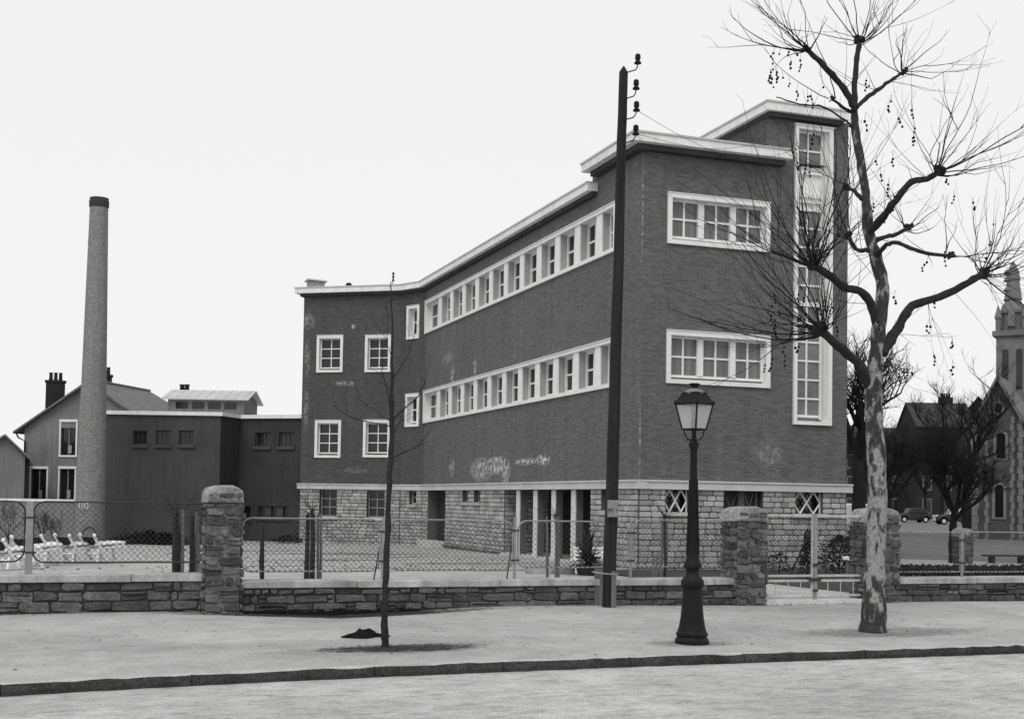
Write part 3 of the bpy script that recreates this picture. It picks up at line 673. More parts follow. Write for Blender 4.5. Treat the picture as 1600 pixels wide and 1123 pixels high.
rA, rB = (A+D)/2-e+UP*zr_, (B+C_)/2+e+UP*zr_; eA, eB = A-e+f_+UP*(ze-.03), B+e+f_+UP*(ze-.03); gA, gB = D-e-f_+UP*(ze-.03), C_+e-f_+UP*(ze-.03)
for a_, b_, c__, d__ in ((eA, eB, rB, rA), (gB, gA, rA, rB)): mb.hexa([a_, b_, c__, d__, a_+t, b_+t, c__+t, d__+t])
for k in range(9):
    p = eA.lerp(eB, (k+.5)/9)+t; q = rA.lerp(rB, (k+.5)/9)+t; mb.bar(p, q, .025)
mb.build('lantern_roof', M['zinc'], ln)
for k in range(4):
    u = FLn.px(275+25.2*k, 633)[0]; mb = MB(); mb.obox(FLn, u, u+.55, -.02, .03, FLn.px(300, 638)[1], FLn.px(300, 628)[1]); mb.build('lantern_window', M['pane_dark'], ln)
mb = MB()
for px_ in (284.5, 292): mb.lathe([(.14, 0), (.12, .1), (.1, .3), (.13, .33), (.13, .38)], at_d(px_, 613, 60), 8)
mb.build('vent_pot', M['iron'], annex)

# ------------------------------------------------------------------ factory chimney
cp = at_d(139.5, 850, 51.5); chim = thing('factory_chimney', (cp.x, cp.y, -.2), 'tall tapering round brick chimney stack left of the low annex', 'chimney')
def zpx(y, p): return EYE+(770.5-y)/F*p
zt = at_d(152, 310, 51.5).z; rb, rt = .625, .355
mb = MB(); mb.lathe([(rb, -.3), (rb-.02, .0)]+[(rb-.02+(rt-rb+.02)*k/12, zt*k/12) for k in range(1, 13)], (0, 0, 0), 28)
for v in mb.v:
    k = v.z/zt; v.x += cp.x+(at_d(151.5, 310, 51.5).x-at_d(151.5-.016*540+.0, 850, 51.5).x)*0; v.y += cp.y
shaft = mb.build('shaft', brick_mat('pale_chimney_brick', .21, (), .15, .06, .22, 1.25), chim)
mb = MB(); mb.lathe([(rt-.005, zt-.42), (rt+.035, zt-.36), (rt+.04, zt-.12), (rt+.02, zt-.1), (rt+.02, zt), (rt-.12, zt)], (cp.x, cp.y, 0), 28); mb.build('rim', grey('sooty_brick', .055), chim)
mb = MB(); cdir = Vector((-cp.x, -cp.y, 0)).normalized(); cside = Vector((cdir.y*-1, cdir.x, 0))
pts = [cp.xy.to_3d()+cdir*(math.sqrt(max(.01, .64**2-(.32*math.cos(a))**2)))+cside*(.32*math.cos(a))+UP*(.05+.42*math.sin(a)) for a in [math.pi*k/10 for k in range(11)]]
mb.tube(pts, .05, 6); mb.build('hatch_arch', M['render_house'], chim)
def text_mesh(name, body, size, mat, mtx, parent, ext=.004):
    cu = bpy.data.curves.new(name, 'FONT'); cu.body = body; cu.size = size; cu.extrude = ext; cu.align_x = 'CENTER'; cu.align_y = 'CENTER'
    o = bpy.data.objects.new(name, cu); COL.objects.link(o); bpy.context.view_layer.update()
    me = bpy.data.meshes.new_from_object(o.evaluated_get(bpy.context.evaluated_depsgraph_get())); bpy.data.objects.remove(o); bpy.data.curves.remove(cu)
    me.transform(Matrix.Translation(-root_off(parent)) @ mtx); me.materials.append(mat); me.name = name
    o = bpy.data.objects.new(name, me); COL.objects.link(o); o.parent = parent; return o
def facing(pos, nrm, roll=0):
    n_ = Vector(nrm).normalized(); x = UP.cross(n_).normalized(); y = n_.cross(x); m = Matrix((x, y, n_)).transposed().to_4x4(); m.translation = pos; return m @ Matrix.Rotation(roll, 4, 'Z')
tp = at_d(130, 790, 50.85); text_mesh('painted_number', '102', .3, M['white'], facing(tp, cdir), chim)

# ------------------------------------------------------------------ house and outhouse beyond the yard
DH = 70.0
ax = Vector((math.sin(YAW+R(11)), math.cos(YAW+R(11)), 0)); hu = Vector((ax.y, -ax.x, 0))
apex = at_d(142, 594, DH); hw_ = 3.95; HO = Vector((apex.x, apex.y, 0))
FHs = Frame(HO-hu*hw_, HO+hu*hw_)
house = thing('gabled_house', (HO.x, HO.y, 0), 'grey rendered gabled house with slate roof partly hidden behind the tall chimney', 'house')
zev = FHs.px(38, 668)[1]; zap = apex.z-.12; Lr = 8.0
hs = [FHs.rect(96, 659, 118, 711), FHs.rect(49, 732, 72, 781), FHs.rect(94, 732, 116, 781)]
mb = MB(); wall_faces(mb, FHs, 0, 2*hw_, -.5, zev, hs, .15)
mb.face([FHs.p(0, zev), FHs.p(2*hw_, zev), FHs.p(hw_, zap)])
bk = ax*Lr*1.15
for p, q in ((FHs.p(2*hw_, 0), FHs.p(2*hw_, 0)+bk), (FHs.p(0, 0)+bk, FHs.p(0, 0)), (FHs.p(2*hw_, 0)+bk, FHs.p(0, 0)+bk)): mb.face([p-UP*.5, q-UP*.5, q+UP*zev, p+UP*zev])
mb.build('wall', M['render_house'], house)
mb = MB(); sl_ = (zap-zev)/hw_; e = .5; fr_ = ax*-.35; t = UP*.12; ridge0 = FHs.p(hw_, zap+.1)+fr_; ridge1 = FHs.p(hw_, zap+.1)+ax*7.0
for s in (-1, 1):
    ev0 = FHs.p(hw_+s*(hw_+e), zev-e*sl_+.1)+fr_; ev1 = FHs.p(hw_+s*(hw_+e), zev-e*sl_+.1)+ax*(Lr*1.15+.3)
    c = [ev0, ridge0, ridge1, ev1]; c = c if s < 0 else c[::-1]
    mb.mesh(c+[p-t for p in c], [(0, 1, 2, 3), (7, 6, 5, 4), (0, 4, 5, 1), (1, 5, 6, 2), (2, 6, 7, 3), (3, 7, 4, 0)])
evl = FHs.p(-e, zev-e*sl_+.1)+ax*(Lr*1.15+.3); evr = FHs.p(2*hw_+e, zev-e*sl_+.1)+ax*(Lr*1.15+.3); mb.face([evl, ridge1, evr])
rf = mb.build('roof', M['slate'], house)
mb = MB()
for k in range(20):
    p = ridge0.lerp(ridge1, (k+.5)/20); mb.ball(p+UP*.06, .13, 6, 4, (1, 1, .6))
mb.build('ridge_tiles', M['slate'], rf)
for (px_, yt, yp, w_, dd) in ((87, 594, 581, 1.02, DH+1.0), (164, 585, 577, .8, DH+3)):
    t_ = at_d(px_, yt, dd); fc = Frame((t_.x-w_/2, t_.y), (t_.x+w_/2, t_.y-.001)); mb = MB()
    mb.obox(fc, 0, w_, -.5, 0, zev, t_.z-.12); mb.obox(fc, -.06, w_+.06, -.56, .06, t_.z-.12, t_.z)
    ck = mb.build('chimney', grey('sooty_stack', .028), house)
    for k in range(3):
        mb = MB(); mb.lathe([(.13, 0), (.1, .1), (.09, .42), (.12, .45)], fc.p(w_*(.25+.25*k), t_.z, -.25), 8); mb.build('chimney_pot', M['iron'], ck)
for h in hs:
    a, b, c, d = h; mb = MB(); mb.obox(FHs, a-.1, b+.1, -.1, .06, d, d+.14); mb.obox(FHs, a-.09, a, -.1, .04, c, d); mb.obox(FHs, b, b+.09, -.1, .04, c, d); mb.obox(FHs, a-.1, b+.1, -.1, .06, c-.1, c)
    w_ = mb.build('window', M['white'], house); mb = MB(); mb.face([FHs.p(a, c, -.12), FHs.p(b, c, -.12), FHs.p(b, d, -.12), FHs.p(a, d, -.12)]); mb.build('pane', M['pane_dark'], w_)
    mb = MB(); mb.obox(FHs, a+.5*(b-a)-.05, a+.5*(b-a)+.16, -.11, -.07, c+.1, c+.55); mb.obox(FHs, a+.5*(b-a)-.02, a+.5*(b-a)+.02, -.11, -.06, c, d); mb.build('curtain', M['plain_frame'], w_)
mb = MB(); mb.tube([FHs.p(-.42, zev-.25, .2), FHs.p(-.3, zev-.55, .12), FHs.p(.08, zev-.75, .06), FHs.p(.08, -.3, .06)], .05, 6); mb.build('downpipe', M['iron'], house)
oh = at_d(8, 683, 66.0); ro = ray(30, 700); ro = Vector((ro.x, ro.y, 0)).normalized(); uo = Vector((ro.y, -ro.x, 0)); FOh = Frame(oh-uo*1.5, oh+uo*1.0)
outh = thing('outhouse', FOh.p(1.5, 0), 'small gabled outhouse with slate roof at the far left edge', 'outhouse')
zo = oh.z; mb = MB(); zoe = zo-1.0
mb.face([FOh.p(0, -.5), FOh.p(FOh.L, -.5), FOh.p(FOh.L, zoe), FOh.p(FOh.L*.6, zo), FOh.p(0, zoe)]); bk = Vector((FOh.n.x, FOh.n.y, 0))*-5
mb.face([FOh.p(FOh.L, -.5), FOh.p(FOh.L, -.5)+bk, FOh.p(FOh.L, zoe)+bk, FOh.p(FOh.L, zoe)]); mb.build('wall', M['render_house'], outh)
mb = MB(); fo = Vector((FOh.n.x, FOh.n.y, 0))*.3; r0, r1 = FOh.p(FOh.L*.6, zo+.05)+fo, FOh.p(FOh.L*.6, zo+.05)+bk; k = .12*UP
for x, z in ((-.3, zoe-.15), (FOh.L+.25, zoe-.15)):
    c = [FOh.p(x, z)+fo, r0, r1, FOh.p(x, z)+bk]; mb.mesh(c+[p+k for p in c], [(3, 2, 1, 0), (4, 5, 6, 7), (0, 1, 5, 4), (1, 2, 6, 5), (2, 3, 7, 6), (3, 0, 4, 7)])
mb.build('roof', M['slate'], outh)
bw0 = at_d(-60, 790, 53); bw1 = at_d(117, 790, 52); FB = Frame(bw0, bw1); zt_ = FB.px(50, 779)[1]
bwl = thing('yard_wall', FB.p(0, 0), 'smooth grey yard wall with pale coping at the left of the chimney', 'wall')
mb = MB(); mb.obox(FB, 0, FB.L, -.2, 0, -.6, zt_-.1); mb.build('wall_face', grey('grey_yard_render', .2, .9, .12, .6, streak=.12), bwl); mb = MB(); mb.obox(FB, -.03, FB.L+.03, -.25, .05, zt_-.1, zt_); mb.build('coping', M['fascia'], bwl)

# ------------------------------------------------------------------ street wall, pillars
FS = Frame((0, YW), (1, YW)); FS.L = 1
def ux(px, py=905): return on_plane(px, py, (0, YW, 0), Vector((0, -1, 0))).x
rw = random.Random(5)
def street_wall(x0, x1, zc_, label, seed):
    o = thing('stone_wall', ((x0+x1)/2, YW, 0), label, 'wall', 'low stone walls along the pavement'); rg = random.Random(seed)
    mb = MB(); mb.obox(FS, x0, x1, -.4, -.0, -.3, zc_-.11); bk_ = mb.build('mortar', M['rubble_mortar'], o)
    mb = MB(); stones(mb, FS, x0, x1, -.2, zc_-.115, (.075, .2), (.1, .55), .008, .035, .026, (), 0, rg); mb.build('rubble_stones', M['rubble'], o)
    mb = MB(); x = x0
    while x < x1-.05:
        l = min(rg.uniform(1.8, 2.4), x1-x); dz = rg.uniform(-.006, .006); mb.obox(FS, x+.003, x+l-.003, -.44, .06, zc_-.11+dz, zc_+dz); x += l
    mb.build('coping', M['coping'], o, .012)
xp1a, xp1b = ux(319), ux(374.5); xp2a, xp2b = ux(1147), ux(1192); xp3a, xp3b = ux(1352), ux(1399)
street_wall(-28, xp1a+.08, .565, 'low rubble wall with pale coping left of the big pillar', 21)
street_wall(xp1b-.02, xp2a+.02, .455, 'low rubble wall with pale coping between big pillar and gate pillar', 22)
street_wall(xp3b-.02, 36, .44, 'low rubble wall with pale coping right of the plane tree', 23)
def footing_gap():  # bared wall base, with the shadow gap painted on as near-black boxes
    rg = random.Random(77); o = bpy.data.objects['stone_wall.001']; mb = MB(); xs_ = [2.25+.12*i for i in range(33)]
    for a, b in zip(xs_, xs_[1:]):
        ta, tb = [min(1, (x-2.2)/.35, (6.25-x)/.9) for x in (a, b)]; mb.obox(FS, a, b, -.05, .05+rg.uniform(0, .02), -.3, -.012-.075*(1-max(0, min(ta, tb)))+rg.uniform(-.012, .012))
    mb.build('shaded_footing_gap', M['footing_gap'], o)
def pillar(x0, x1, ztop, label, seed, y=YW-.1, dep=.55, mort='pillar_mortar'):
    o = thing('stone_pillar', ((x0+x1)/2, y, 0), label, 'pillar', 'rubble stone gate pillars'); rg = random.Random(seed)
    f0 = Frame((x0, y), (x1, y)); f1 = Frame((x0, y+dep), (x0, y)); f2 = Frame((x1, y), (x1, y+dep)); h = ztop-.27
    mb = MB(); mb.box(x0+.015, x1-.015, y, y+dep, -.3, h); mb.build('mortar', M[mort], o)
    mb = MB()
    for f in (f0, f1, f2): stones(mb, f, -.01, f.L+.01, -.1, h, (.09, .19), (.12, .34), .014, .05, .022, (), 0, rg)
    mb.build('shaft_stones', M['pillar_stone'], o)
    # rounded cap: a low barrel of stones laid across
    mc = MB(); hw = (x1-x0)/2+.03; cx = (x0+x1)/2; K = 12
    cp_ = lambda v, e: math.copysign(abs(v)**e, v)
    prof = [(hw*cp_(math.cos(math.pi*k/K), .6), .26*abs(math.sin(math.pi*k/K))**.6) for k in range(K+1)]
    vs = []; J = 5
    for j in range(J+1):
        yy = y-.05+(dep+.1)*j/J; s = 1 if 0 < j < J else .93
        for (a, b) in prof: vs.append((cx+a*s+rg.uniform(-.012, .012), yy, h+b*s+rg.uniform(-.012, .012)))
    n_ = K+1; fs = [(j*n_+k, (j+1)*n_+k, (j+1)*n_+k+1, j*n_+k+1) for j in range(J) for k in range(K)]
    fs += [list(range(n_)), [J*n_+k for k in range(n_)][::-1]]
    mc.mesh(vs, fs, True); cap = mc.build('cap', grey('pale_cap_stone', .3, .9, .35, 4, 25, .35, .6, .02), o, sharp=25)
    ms_ = MB(); fcap = Frame((cx-hw*.86, y-.05), (cx+hw*.86, y-.05)); stones(ms_, fcap, 0, fcap.L, h-.01, h+.16, (.06, .1), (.1, .3), .01, .02, .014, (), 0, rg)
    ms_.build('cap_stones', M['pillar_stone'], cap)
    return o
footing_gap()
zp1 = on_plane(347, 757, (0, YW-.1, 0), Vector((0, -1, 0))).z; zp2 = on_plane(1168, 790, (0, YW-.1, 0), Vector((0, -1, 0))).z; zp3 = on_plane(1376, 793, (0, YW-.1, 0), Vector((0, -1, 0))).z
print('pillars', zp1, zp2, zp3, xp1a, xp1b, xp2a, xp2b, xp3a, xp3b)
pillar(xp1a, xp1b, zp1, 'tallest round topped rubble pillar where the two wall heights meet', 31)
pillar(xp2a, xp2b, zp2, 'round topped rubble gate pillar behind the street lamp', 32)
pillar(xp3a, xp3b, zp3, 'round topped rubble gate pillar half hidden by the plane tree trunk', 33)
pf = on_z(1511, 882); pillar(pf.x-.22, pf.x+.22, 1.13, 'small far rubble pillar in the garden beyond the right fence', 34, pf.y, .4)

# ------------------------------------------------------------------ wire fence
YF = YW+.2
FF = Frame((0, YF), (1, YF))
def fx(px, py=850): return on_plane(px, py, (0, YF, 0), Vector((0, -1, 0))).x
def fz(px, py): return on_plane(px, py, (0, YF, 0), Vector((0, -1, 0))).z
def rounded(x0, x1, z0, z1, r, corners, k=5):
    pts = []
    for (cx, cz, a0, on) in ((x1-r, z1-r, 0, corners[0]), (x0+r, z1-r, 90, corners[1]), (x0+r, z0+r, 180, corners[2]), (x1-r, z0+r, 270, corners[3])):
        if on: pts += [(cx+r*math.cos(R(a0+90*i/k)), cz+r*math.sin(R(a0+90*i/k))) for i in range(k+1)]
        else: pts.append((cx+(r if a0 in (0, 270) else -r), cz+(r if a0 < 180 else -r)))
    return pts
def inside(x, z, b, r, corners):
    x0, x1, z0, z1 = b
    if not (x0 <= x <= x1 and z0 <= z <= z1): return False
    for (cx, cz, sx, sz, on) in ((x1-r, z1-r, 1, 1, corners[0]), (x0+r, z1-r, -1, 1, corners[1]), (x0+r, z0+r, -1, -1, corners[2]), (x1-r, z0+r, 1, -1, corners[3])):
        if on and (x-cx)*sx > 0 and (z-cz)*sz > 0 and (x-cx)**2+(z-cz)**2 > r*r: return False
    return True
def wire_mesh(fr, b, r, corners, pitch=.062, wr=.0034):
    x0, x1, z0, z1 = b; mb = MB(); H = z1-z0
    for s in (1, -1):
        c = x0-H
        while c < x1+H:
            P = lambda t: (c+t, z0+t if s > 0 else z1-t)
            ts = [H*i/24 for i in range(25)]; ok = [t for t in ts if inside(*P(t), b, r, corners)]
            if ok:
                lo, hi = ok[0], ok[-1]
                for _ in range(7):
                    m = lo-H/24/2**(_+1)
                    if m > 0 and inside(*P(m), b, r, corners): lo = m
                    m = hi+H/24/2**(_+1)
                    if m < H and inside(*P(m), b, r, corners): hi = m
                if hi > lo: mb.tube([fr.p(*P(lo), .003*s), fr.p(*P(hi), .003*s)], wr, 3, False)
            c += pitch*1.414
    return mb
def panel(px0, px1, zt_, zb_, label, corners=(1, 1, 1, 1), fr=FF, fm='galv', xs_=None, pitch=.062):
    x0, x1 = xs_ if xs_ else (fx(px0), fx(px1)); r = .16
    o = thing('wire_fence', fr.p((x0+x1)/2, zb_), label, 'fence', 'wire mesh fences on the low walls'); b = (x0, x1, zb_, zt_)
    mb = MB(); mb.tube([fr.p(x, z) for x, z in rounded(x0, x1, zb_, zt_, r, corners)], .014, 6, closed=True); mb.build('tube_frame', M[fm], o)
    mb = wire_mesh(fr, b, r, corners, pitch); x = x0+r
    while x < x1-r:                                  # twisted lower selvedge
        mb.ball(fr.p(x, zb_, .012), .015, 5, 4); x += .088
    mb.build('wire_mesh', M['wire'], o); return o
def fpost(px_, zb_, zt_, label, w_=.04, mat='post', brace=False, fr=FF, x=None):
    x = fx(px_) if x is None else x; o = thing('fence_post', fr.p(x, zb_), label, 'fence post', 'posts of the wire fence')
    mb = MB(); mb.obox(fr, x-w_, x+w_, -w_*.9, w_*.9, zb_-.05, zt_); mb.build('post', M[mat], o, .006)
    for k in (.3, .78):
        mb = MB(); z = zb_+(zt_-zb_)*k; mb.obox(fr, x-w_-.05, x+w_+.05, -.012, w_*.9+.012, z-.012, z+.012); mb.build('clamp', M['frame_dark'], o)
    if brace:
        mb = MB(); mb.tube([fr.p(x-.03, zb_+.62, -.05), fr.p(x-.1, zb_+.3, .02), fr.p(x-.17, zb_-.0, .1)], .012, 6); mb.build('brace', M['frame_dark'], o)
za_ = fz(200, 785); zb__ = fz(200, 878); zc_ = fz(600, 811); zd_ = fz(500, 892); zf_ = fz(1070, 812.5); zg_ = fz(1070, 885)
panel(-140, 38, fz(20, 783), fz(20, 877), 'leftmost wire mesh fence in front of the nearest white chairs', fm='frame_dark')
panel(51.5, 313, za_, zb__, 'wire mesh fence in front of the row of white folding chairs', (0, 1, 1, 0), fm='frame_dark')
panel(377, 594, zc_, zd_, 'wire mesh fence right beside the tallest pillar')
panel(606, 801, zc_, fz(700, 890), 'wire mesh fence just right of the young bare tree')
panel(809, 981, zc_, fz(900, 886), 'wire mesh fence in front of the school porch columns')
panel(990, 1146, zf_, zg_, 'wire mesh fence behind the street lamp', (0, 1, 1, 0))
fpost(45.5, .565, fz(45, 783), 'wide grey fence post left of the row of white chairs', .05)
fpost(599, .455, fz(600, 809), 'grey fence post behind the young bare tree', .027, brace=True)
fpost(804.5, .455, fz(805, 807), 'grey fence post with a bent brace left of the porch columns', .021, brace=True)
fpost(985.5, .455, fz(985, 812), 'grey fence post right of the telegraph pole', .021)
xR = fx(1503)
panel(0, 0, fz(1450, 831), fz(1450, 893), 'wire mesh fence between the plane tree and the far post', (0, 0, 0, 0), xs_=(fx(1400), xR-.05), pitch=.05)
panel(0, 0, fz(1550, 831), fz(1550, 893), 'rightmost wire mesh fence in front of the church', (0, 0, 0, 0), xs_=(xR+.05, fx(1640)), pitch=.05)
fpost(1503, .44, fz(1503, 827), 'thin pale fence post right of the plane tree', .022, 'post')

# ------------------------------------------------------------------ gate
FGt = Frame((0, YW+.12), (1, YW+.12))
def gxz(px_, py_): return FGt.px(px_, py_)
ga, gm, gb = gxz(1193, 860)[0], gxz(1272, 860)[0], gxz(1353, 860)[0]
zg1 = gxz(1272, 804)[1]; zr1, zr2 = gxz(1230, 899)[1], gxz(1230, 906)[1]; zb0 = gxz(1230, 932)[1]
def leaf(x0, x1, label, hinge):
    o = thing('gate_leaf', FGt.p(hinge, 0), label, 'gate', 'leaves of the wire mesh gate')
    mb = MB(); mb.obox(FGt, x0, x1, -.02, .02, zg1-.035, zg1); mb.obox(FGt, x0, x0+.035, -.02, .02, zb0, zg1-.035); mb.obox(FGt, x1-.035, x1, -.02, .02, zb0, zg1-.035)
    mb.obox(FGt, x0+.035, x1-.035, -.02, .02, zr1-.02, zr1+.02); mb.obox(FGt, x0+.035, x1-.035, -.02, .02, zr2-.03, zr2+.01); mb.obox(FGt, x0+.035, x1-.035, -.02, .02, zb0, zb0+.04)
    for k in range(1, 4):
        x = x0+(x1-x0)*k/4; mb.obox(FGt, x-.006, x+.006, -.006, .006, zb0+.04, zr2-.03)
    mb.build('gate_frame', M['gate'], o)
    wire_mesh(FGt, (x0+.03, x1-.03, zr1+.015, zg1-.03), .1, (0, 0, 0, 0), .055).build('wire_mesh', M['wire'], o)
    mb = MB(); mb.obox(FGt, x1-.1 if hinge == x0 else x0-.02, x1+.02 if hinge == x0 else x0+.1, .02, .06, zr2-.02, zr2+.04); mb.build('latch', M['frame_dark'], o)
leaf(ga, gm-.022, 'left leaf of the double wire gate beside the lamp', ga); leaf(gm+.022, gb, 'right leaf of the double wire gate beside the plane tree', gb)
o = thing('gate_stop_post', FGt.p(gm, 0), 'upright bar closing the middle of the double gate', 'gate bar')
mb = MB(); mb.obox(FGt, gm-.03, gm+.03, .022, .05, 0.05, zg1+.02); mb.build('bar', M['post'], o); mb = MB(); mb.obox(FGt, gm-.06, gm+.06, .051, .07, zr2+.25, zr2+.3); mb.obox(FGt, gm-.05, gm+.05, .051, .07, .2, .24); mb.build('bolt', M['frame_dark'], o)
mb = MB(); mb.box(xp2b-.05, xp3a+.05, YW-.06, YW+.3, -.12, .06); tag(mb.build('gate_sill', grey('pale_sill_stone', .6, .85, .15, 3)), 'pale worn stone sill under the double gate', 'sill')

# ------------------------------------------------------------------ telegraph pole and stump
DP = 21.6; pb = on_z(951, 949); pbd = pb.dot(FW); pt = at_d(974.5, 113, pbd+.1); r0, r1 = .115, .075
pole = thing('telegraph_pole', pb, 'tall dark leaning wooden telegraph pole with four insulators in front of the brick corner', 'telegraph pole')
mb = MB(); K = 24; rp_ = random.Random(2)
mb.tube([pb.lerp(pt, k/K)+Vector((rp_.uniform(-.006, .006), 0, 0))-UP*(.3 if k == 0 else 0) for k in range(K+1)]+[pt+UP*.1], [r0+(r1-r0)*k/K for k in range(K+1)]+[.012], 10); mb.build('shaft', M['pole'], pole)
side = Vector((math.cos(YAW), -math.sin(YAW), 0))
mb = MB(); mb.hexa([pb+side*.03+FW*-.13-UP*.1, pb+side*.115-FW*.09-UP*.1, pb+side*.12+FW*.05-UP*.1, pb+side*.03+FW*.0-UP*.1, pb+side*.03-FW*.13+UP*.62, pb+side*.117-FW*.09+UP*.6, pb+side*.117+FW*.05+UP*.6, pb+side*.03+UP*.62]); mb.build('pale_splice', M['timber'], pole)
def ppx(px_, py_): return at_d(px_, py_, pbd)
for (xa, ya, xb, yb, xt, yt) in ((981, 113, 995, 109, 996.5, 98), (979.5, 154, 992, 150, 994, 138), (978, 187, 992, 183, 994.5, 172), (977, 224, 991, 219, 993.5, 209)):
    mb = MB(); mb.tube([ppx(xa-3, ya+1), ppx(xb-2, yb+.5), ppx(xb+.5, yb-3), ppx(xt, yt+3)], .011, 6); hk = mb.build('bracket', M['iron'], pole)
    mb = MB(); mb.lathe([(.03, -.03), (.062, -.02), (.062, 0), (.04, .02), (.036, .05), (.05, .06), (.045, .13), (.02, .15)], ppx(xt, yt), 10); mb.build('insulator', M['insul'], hk)
pm = pb.lerp(pt, (949-795)/(949-113.)); mx_ = -FW; pc_ = ppx(956, 794)-FW*.16
mb = MB(); fp = Frame(pc_-side*.085, pc_+side*.085); mb.obox(fp, 0, .17, -.01, .01, pc_.z-.14, pc_.z+.14); npl = mb.build('notice_plate', M['plate'], pole)
text_mesh('lettering', 'HC1', .085, M['iron'], facing(pc_-FW*.014-UP*.03, -FW), npl, .002)
mb = MB(); c = ppx(946, 895)-FW*.0; mb.tube([c+side*x+FW*y+UP*z for x, y, z in ((.2, .0, 0), (.19, -.16, -.01), (0, -.2, 0), (-.2, -.16, .02), (-.22, 0, .02), (-.1, .16, 0), (.1, .16, 0))], .012, 5, closed=True); mb.build('wire_tie', M['galv'], pole)
sb = on_z(936, 946.5); st = thing('timber_stub', sb, 'short weathered timber stub tied against the foot of the telegraph pole', 'timber post')
mb = MB(); h_ = at_d(936, 886, sb.dot(FW)).z; fs_ = Frame(sb-side*.08, sb+side*.08); mb.obox(fs_, 0, .16, -.12, .03, -.2, h_); mb.build('stub', M['timber'], st, .012)
mb = MB(); mb.obox(fs_, -.012, .172, -.13, .04, h_, h_+.012); mb.build('top_plate', M['galv'], st)
# wires from the pole to the right
for k, (ys_, e) in enumerate(((209, (1180, 226)), (209, (1130, 262)), (172, (1240, 235)))):
    a_ = ppx(994, ys_); b_ = FG.p(*FG.px(*e), .1) if k != 1 else FG.p(*FG.px(1110, 300), .05); mb = MB(); mb.tube([a_.lerp(b_, t/10)-UP*(.5*math.sin(math.pi*t/10)*(.4+.3*k)) for t in range(11)], .0045, 4)
    tag(mb.build('overhead_wire', M['wire']), ('thin sagging wire from lowest insulator to the gable roof', 'thin wire from lowest insulator to the gable brickwork', 'thin wire from third insulator towards the tower')[k], 'wire')

# ------------------------------------------------------------------ gas lamp
lamp = thing('street_lamp', lamp_at, 'black cast iron gas lamp post with tapering square lantern on the pavement', 'street lamp')
L0 = lamp_at; sc_ = 1.0
mb = MB(); mb.lathe([(.215, -.05), (.215, .055), (.195, .08), (.185, .1), (.2, .115), (.2, .14), (.185, .155), (.165, .22), (.148, .32), (.134, .45), (.124, .6), (.119, .7)], L0, 20); mb.build('pedestal', M['iron'], lamp)
mb = MB(); mb.lathe([(.119, .69), (.14, .72), (.145, .75), (.145, .79), (.125, .82), (.085, .86), (.078, .9), (.085, .93), (.112, .96), (.115, .99), (.1, 1.02), (.082, 1.06), (.082, 1.1), (.078, 1.12)], L0, 20); mb.build('collar', M['iron'], lamp)
mb = MB()
prof = [(.078, 1.11), (.064, 1.36), (.066, 1.38), (.066, 1.42), (.06, 1.44), (.048, 2.06), (.043, 2.42), (.05, 2.44), (.065, 2.48), (.065, 2.51), (.045, 2.53), (.03, 2.58), (.026, 2.7)]
mb.lathe(prof, L0, 16)
for k in range(12):
    a = 2*math.pi*k/12; mb.bar(L0+Vector((.079*math.cos(a), .079*math.sin(a), 1.12)), L0+Vector((.05*math.cos(a), .05*math.sin(a), 2.05)), .007, 4)
mb.build('column', M['iron'], lamp)
ang0 = math.atan2(-FW.y, -FW.x)
def cr(k, r, z): a = ang0+math.pi/2*k; return L0+Vector((r*math.cos(a), r*math.sin(a), z))
mb = MB(); zb1, zt1, rB, rT = 2.685, 3.005, .15, .235
for k in range(4):
    mb.bar(cr(k, rB, zb1), cr(k, rT, zt1), .012, 6); mb.bar(cr(k, rB, zb1), cr(k+1, rB, zb1), .012, 6); mb.bar(cr(k, rT, zt1), cr(k+1, rT, zt1), .016, 6)
    mb.bar(cr(k, rT-.02, zt1), cr(k, rT+.025, zt1+.005), .012, 5); mb.ball(cr(k, rT+.01, zt1+.03), .013, 6, 4)
    mb.tube([cr(k, rB-.02, zb1), cr(k, rB-.035, zb1-.07), cr(k, rB-.07, zb1-.125), cr(k, .03, zb1-.135)], .009, 6)
lant = mb.build('lantern_frame', M['iron'], lamp)
mb = MB()
for k in range(4): mb.face([cr(k, rB, zb1), cr(k+1, rB, zb1), cr(k+1, rT, zt1), cr(k, rT, zt1)])
mb.build('lantern_glass', M['lampglass'], lant)
mb = MB(); rr = .155; zr2_ = 3.14
for k in range(4): mb.face([cr(k, rT+.012, zt1+.012), cr(k+1, rT+.012, zt1+.012), cr(k+1, rr, zr2_), cr(k, rr, zr2_)])
mb.face([cr(k, rr, zr2_) for k in range(4)])
for k in range(4): mb.bar(cr(k, rr, zr2_), cr(k+1, rr, zr2_), .01, 4)
rf_ = mb.build('lantern_roof', M['iron'], lamp)
mb = MB(); mb.lathe([(.12, 3.13), (.115, 3.155), (.09, 3.185), (.05, 3.195), (.05, 3.2)], L0, 16); mb.build('dome', grey('worn_lamp_dome', .2, .5), rf_)
mb = MB(); mb.lathe([(.04, 3.19), (.04, 3.215), (.068, 3.25), (.07, 3.262), (.05, 3.265)], L0, 14); mb.build('vent_cap', M['iron'], rf_)
mb = MB(); mb.bar(L0+UP*2.68, L0+UP*2.98, .012, 6); mb.ball(L0+UP*2.76, .045, 8, 6); mb.build('burner', M['iron'], lamp)

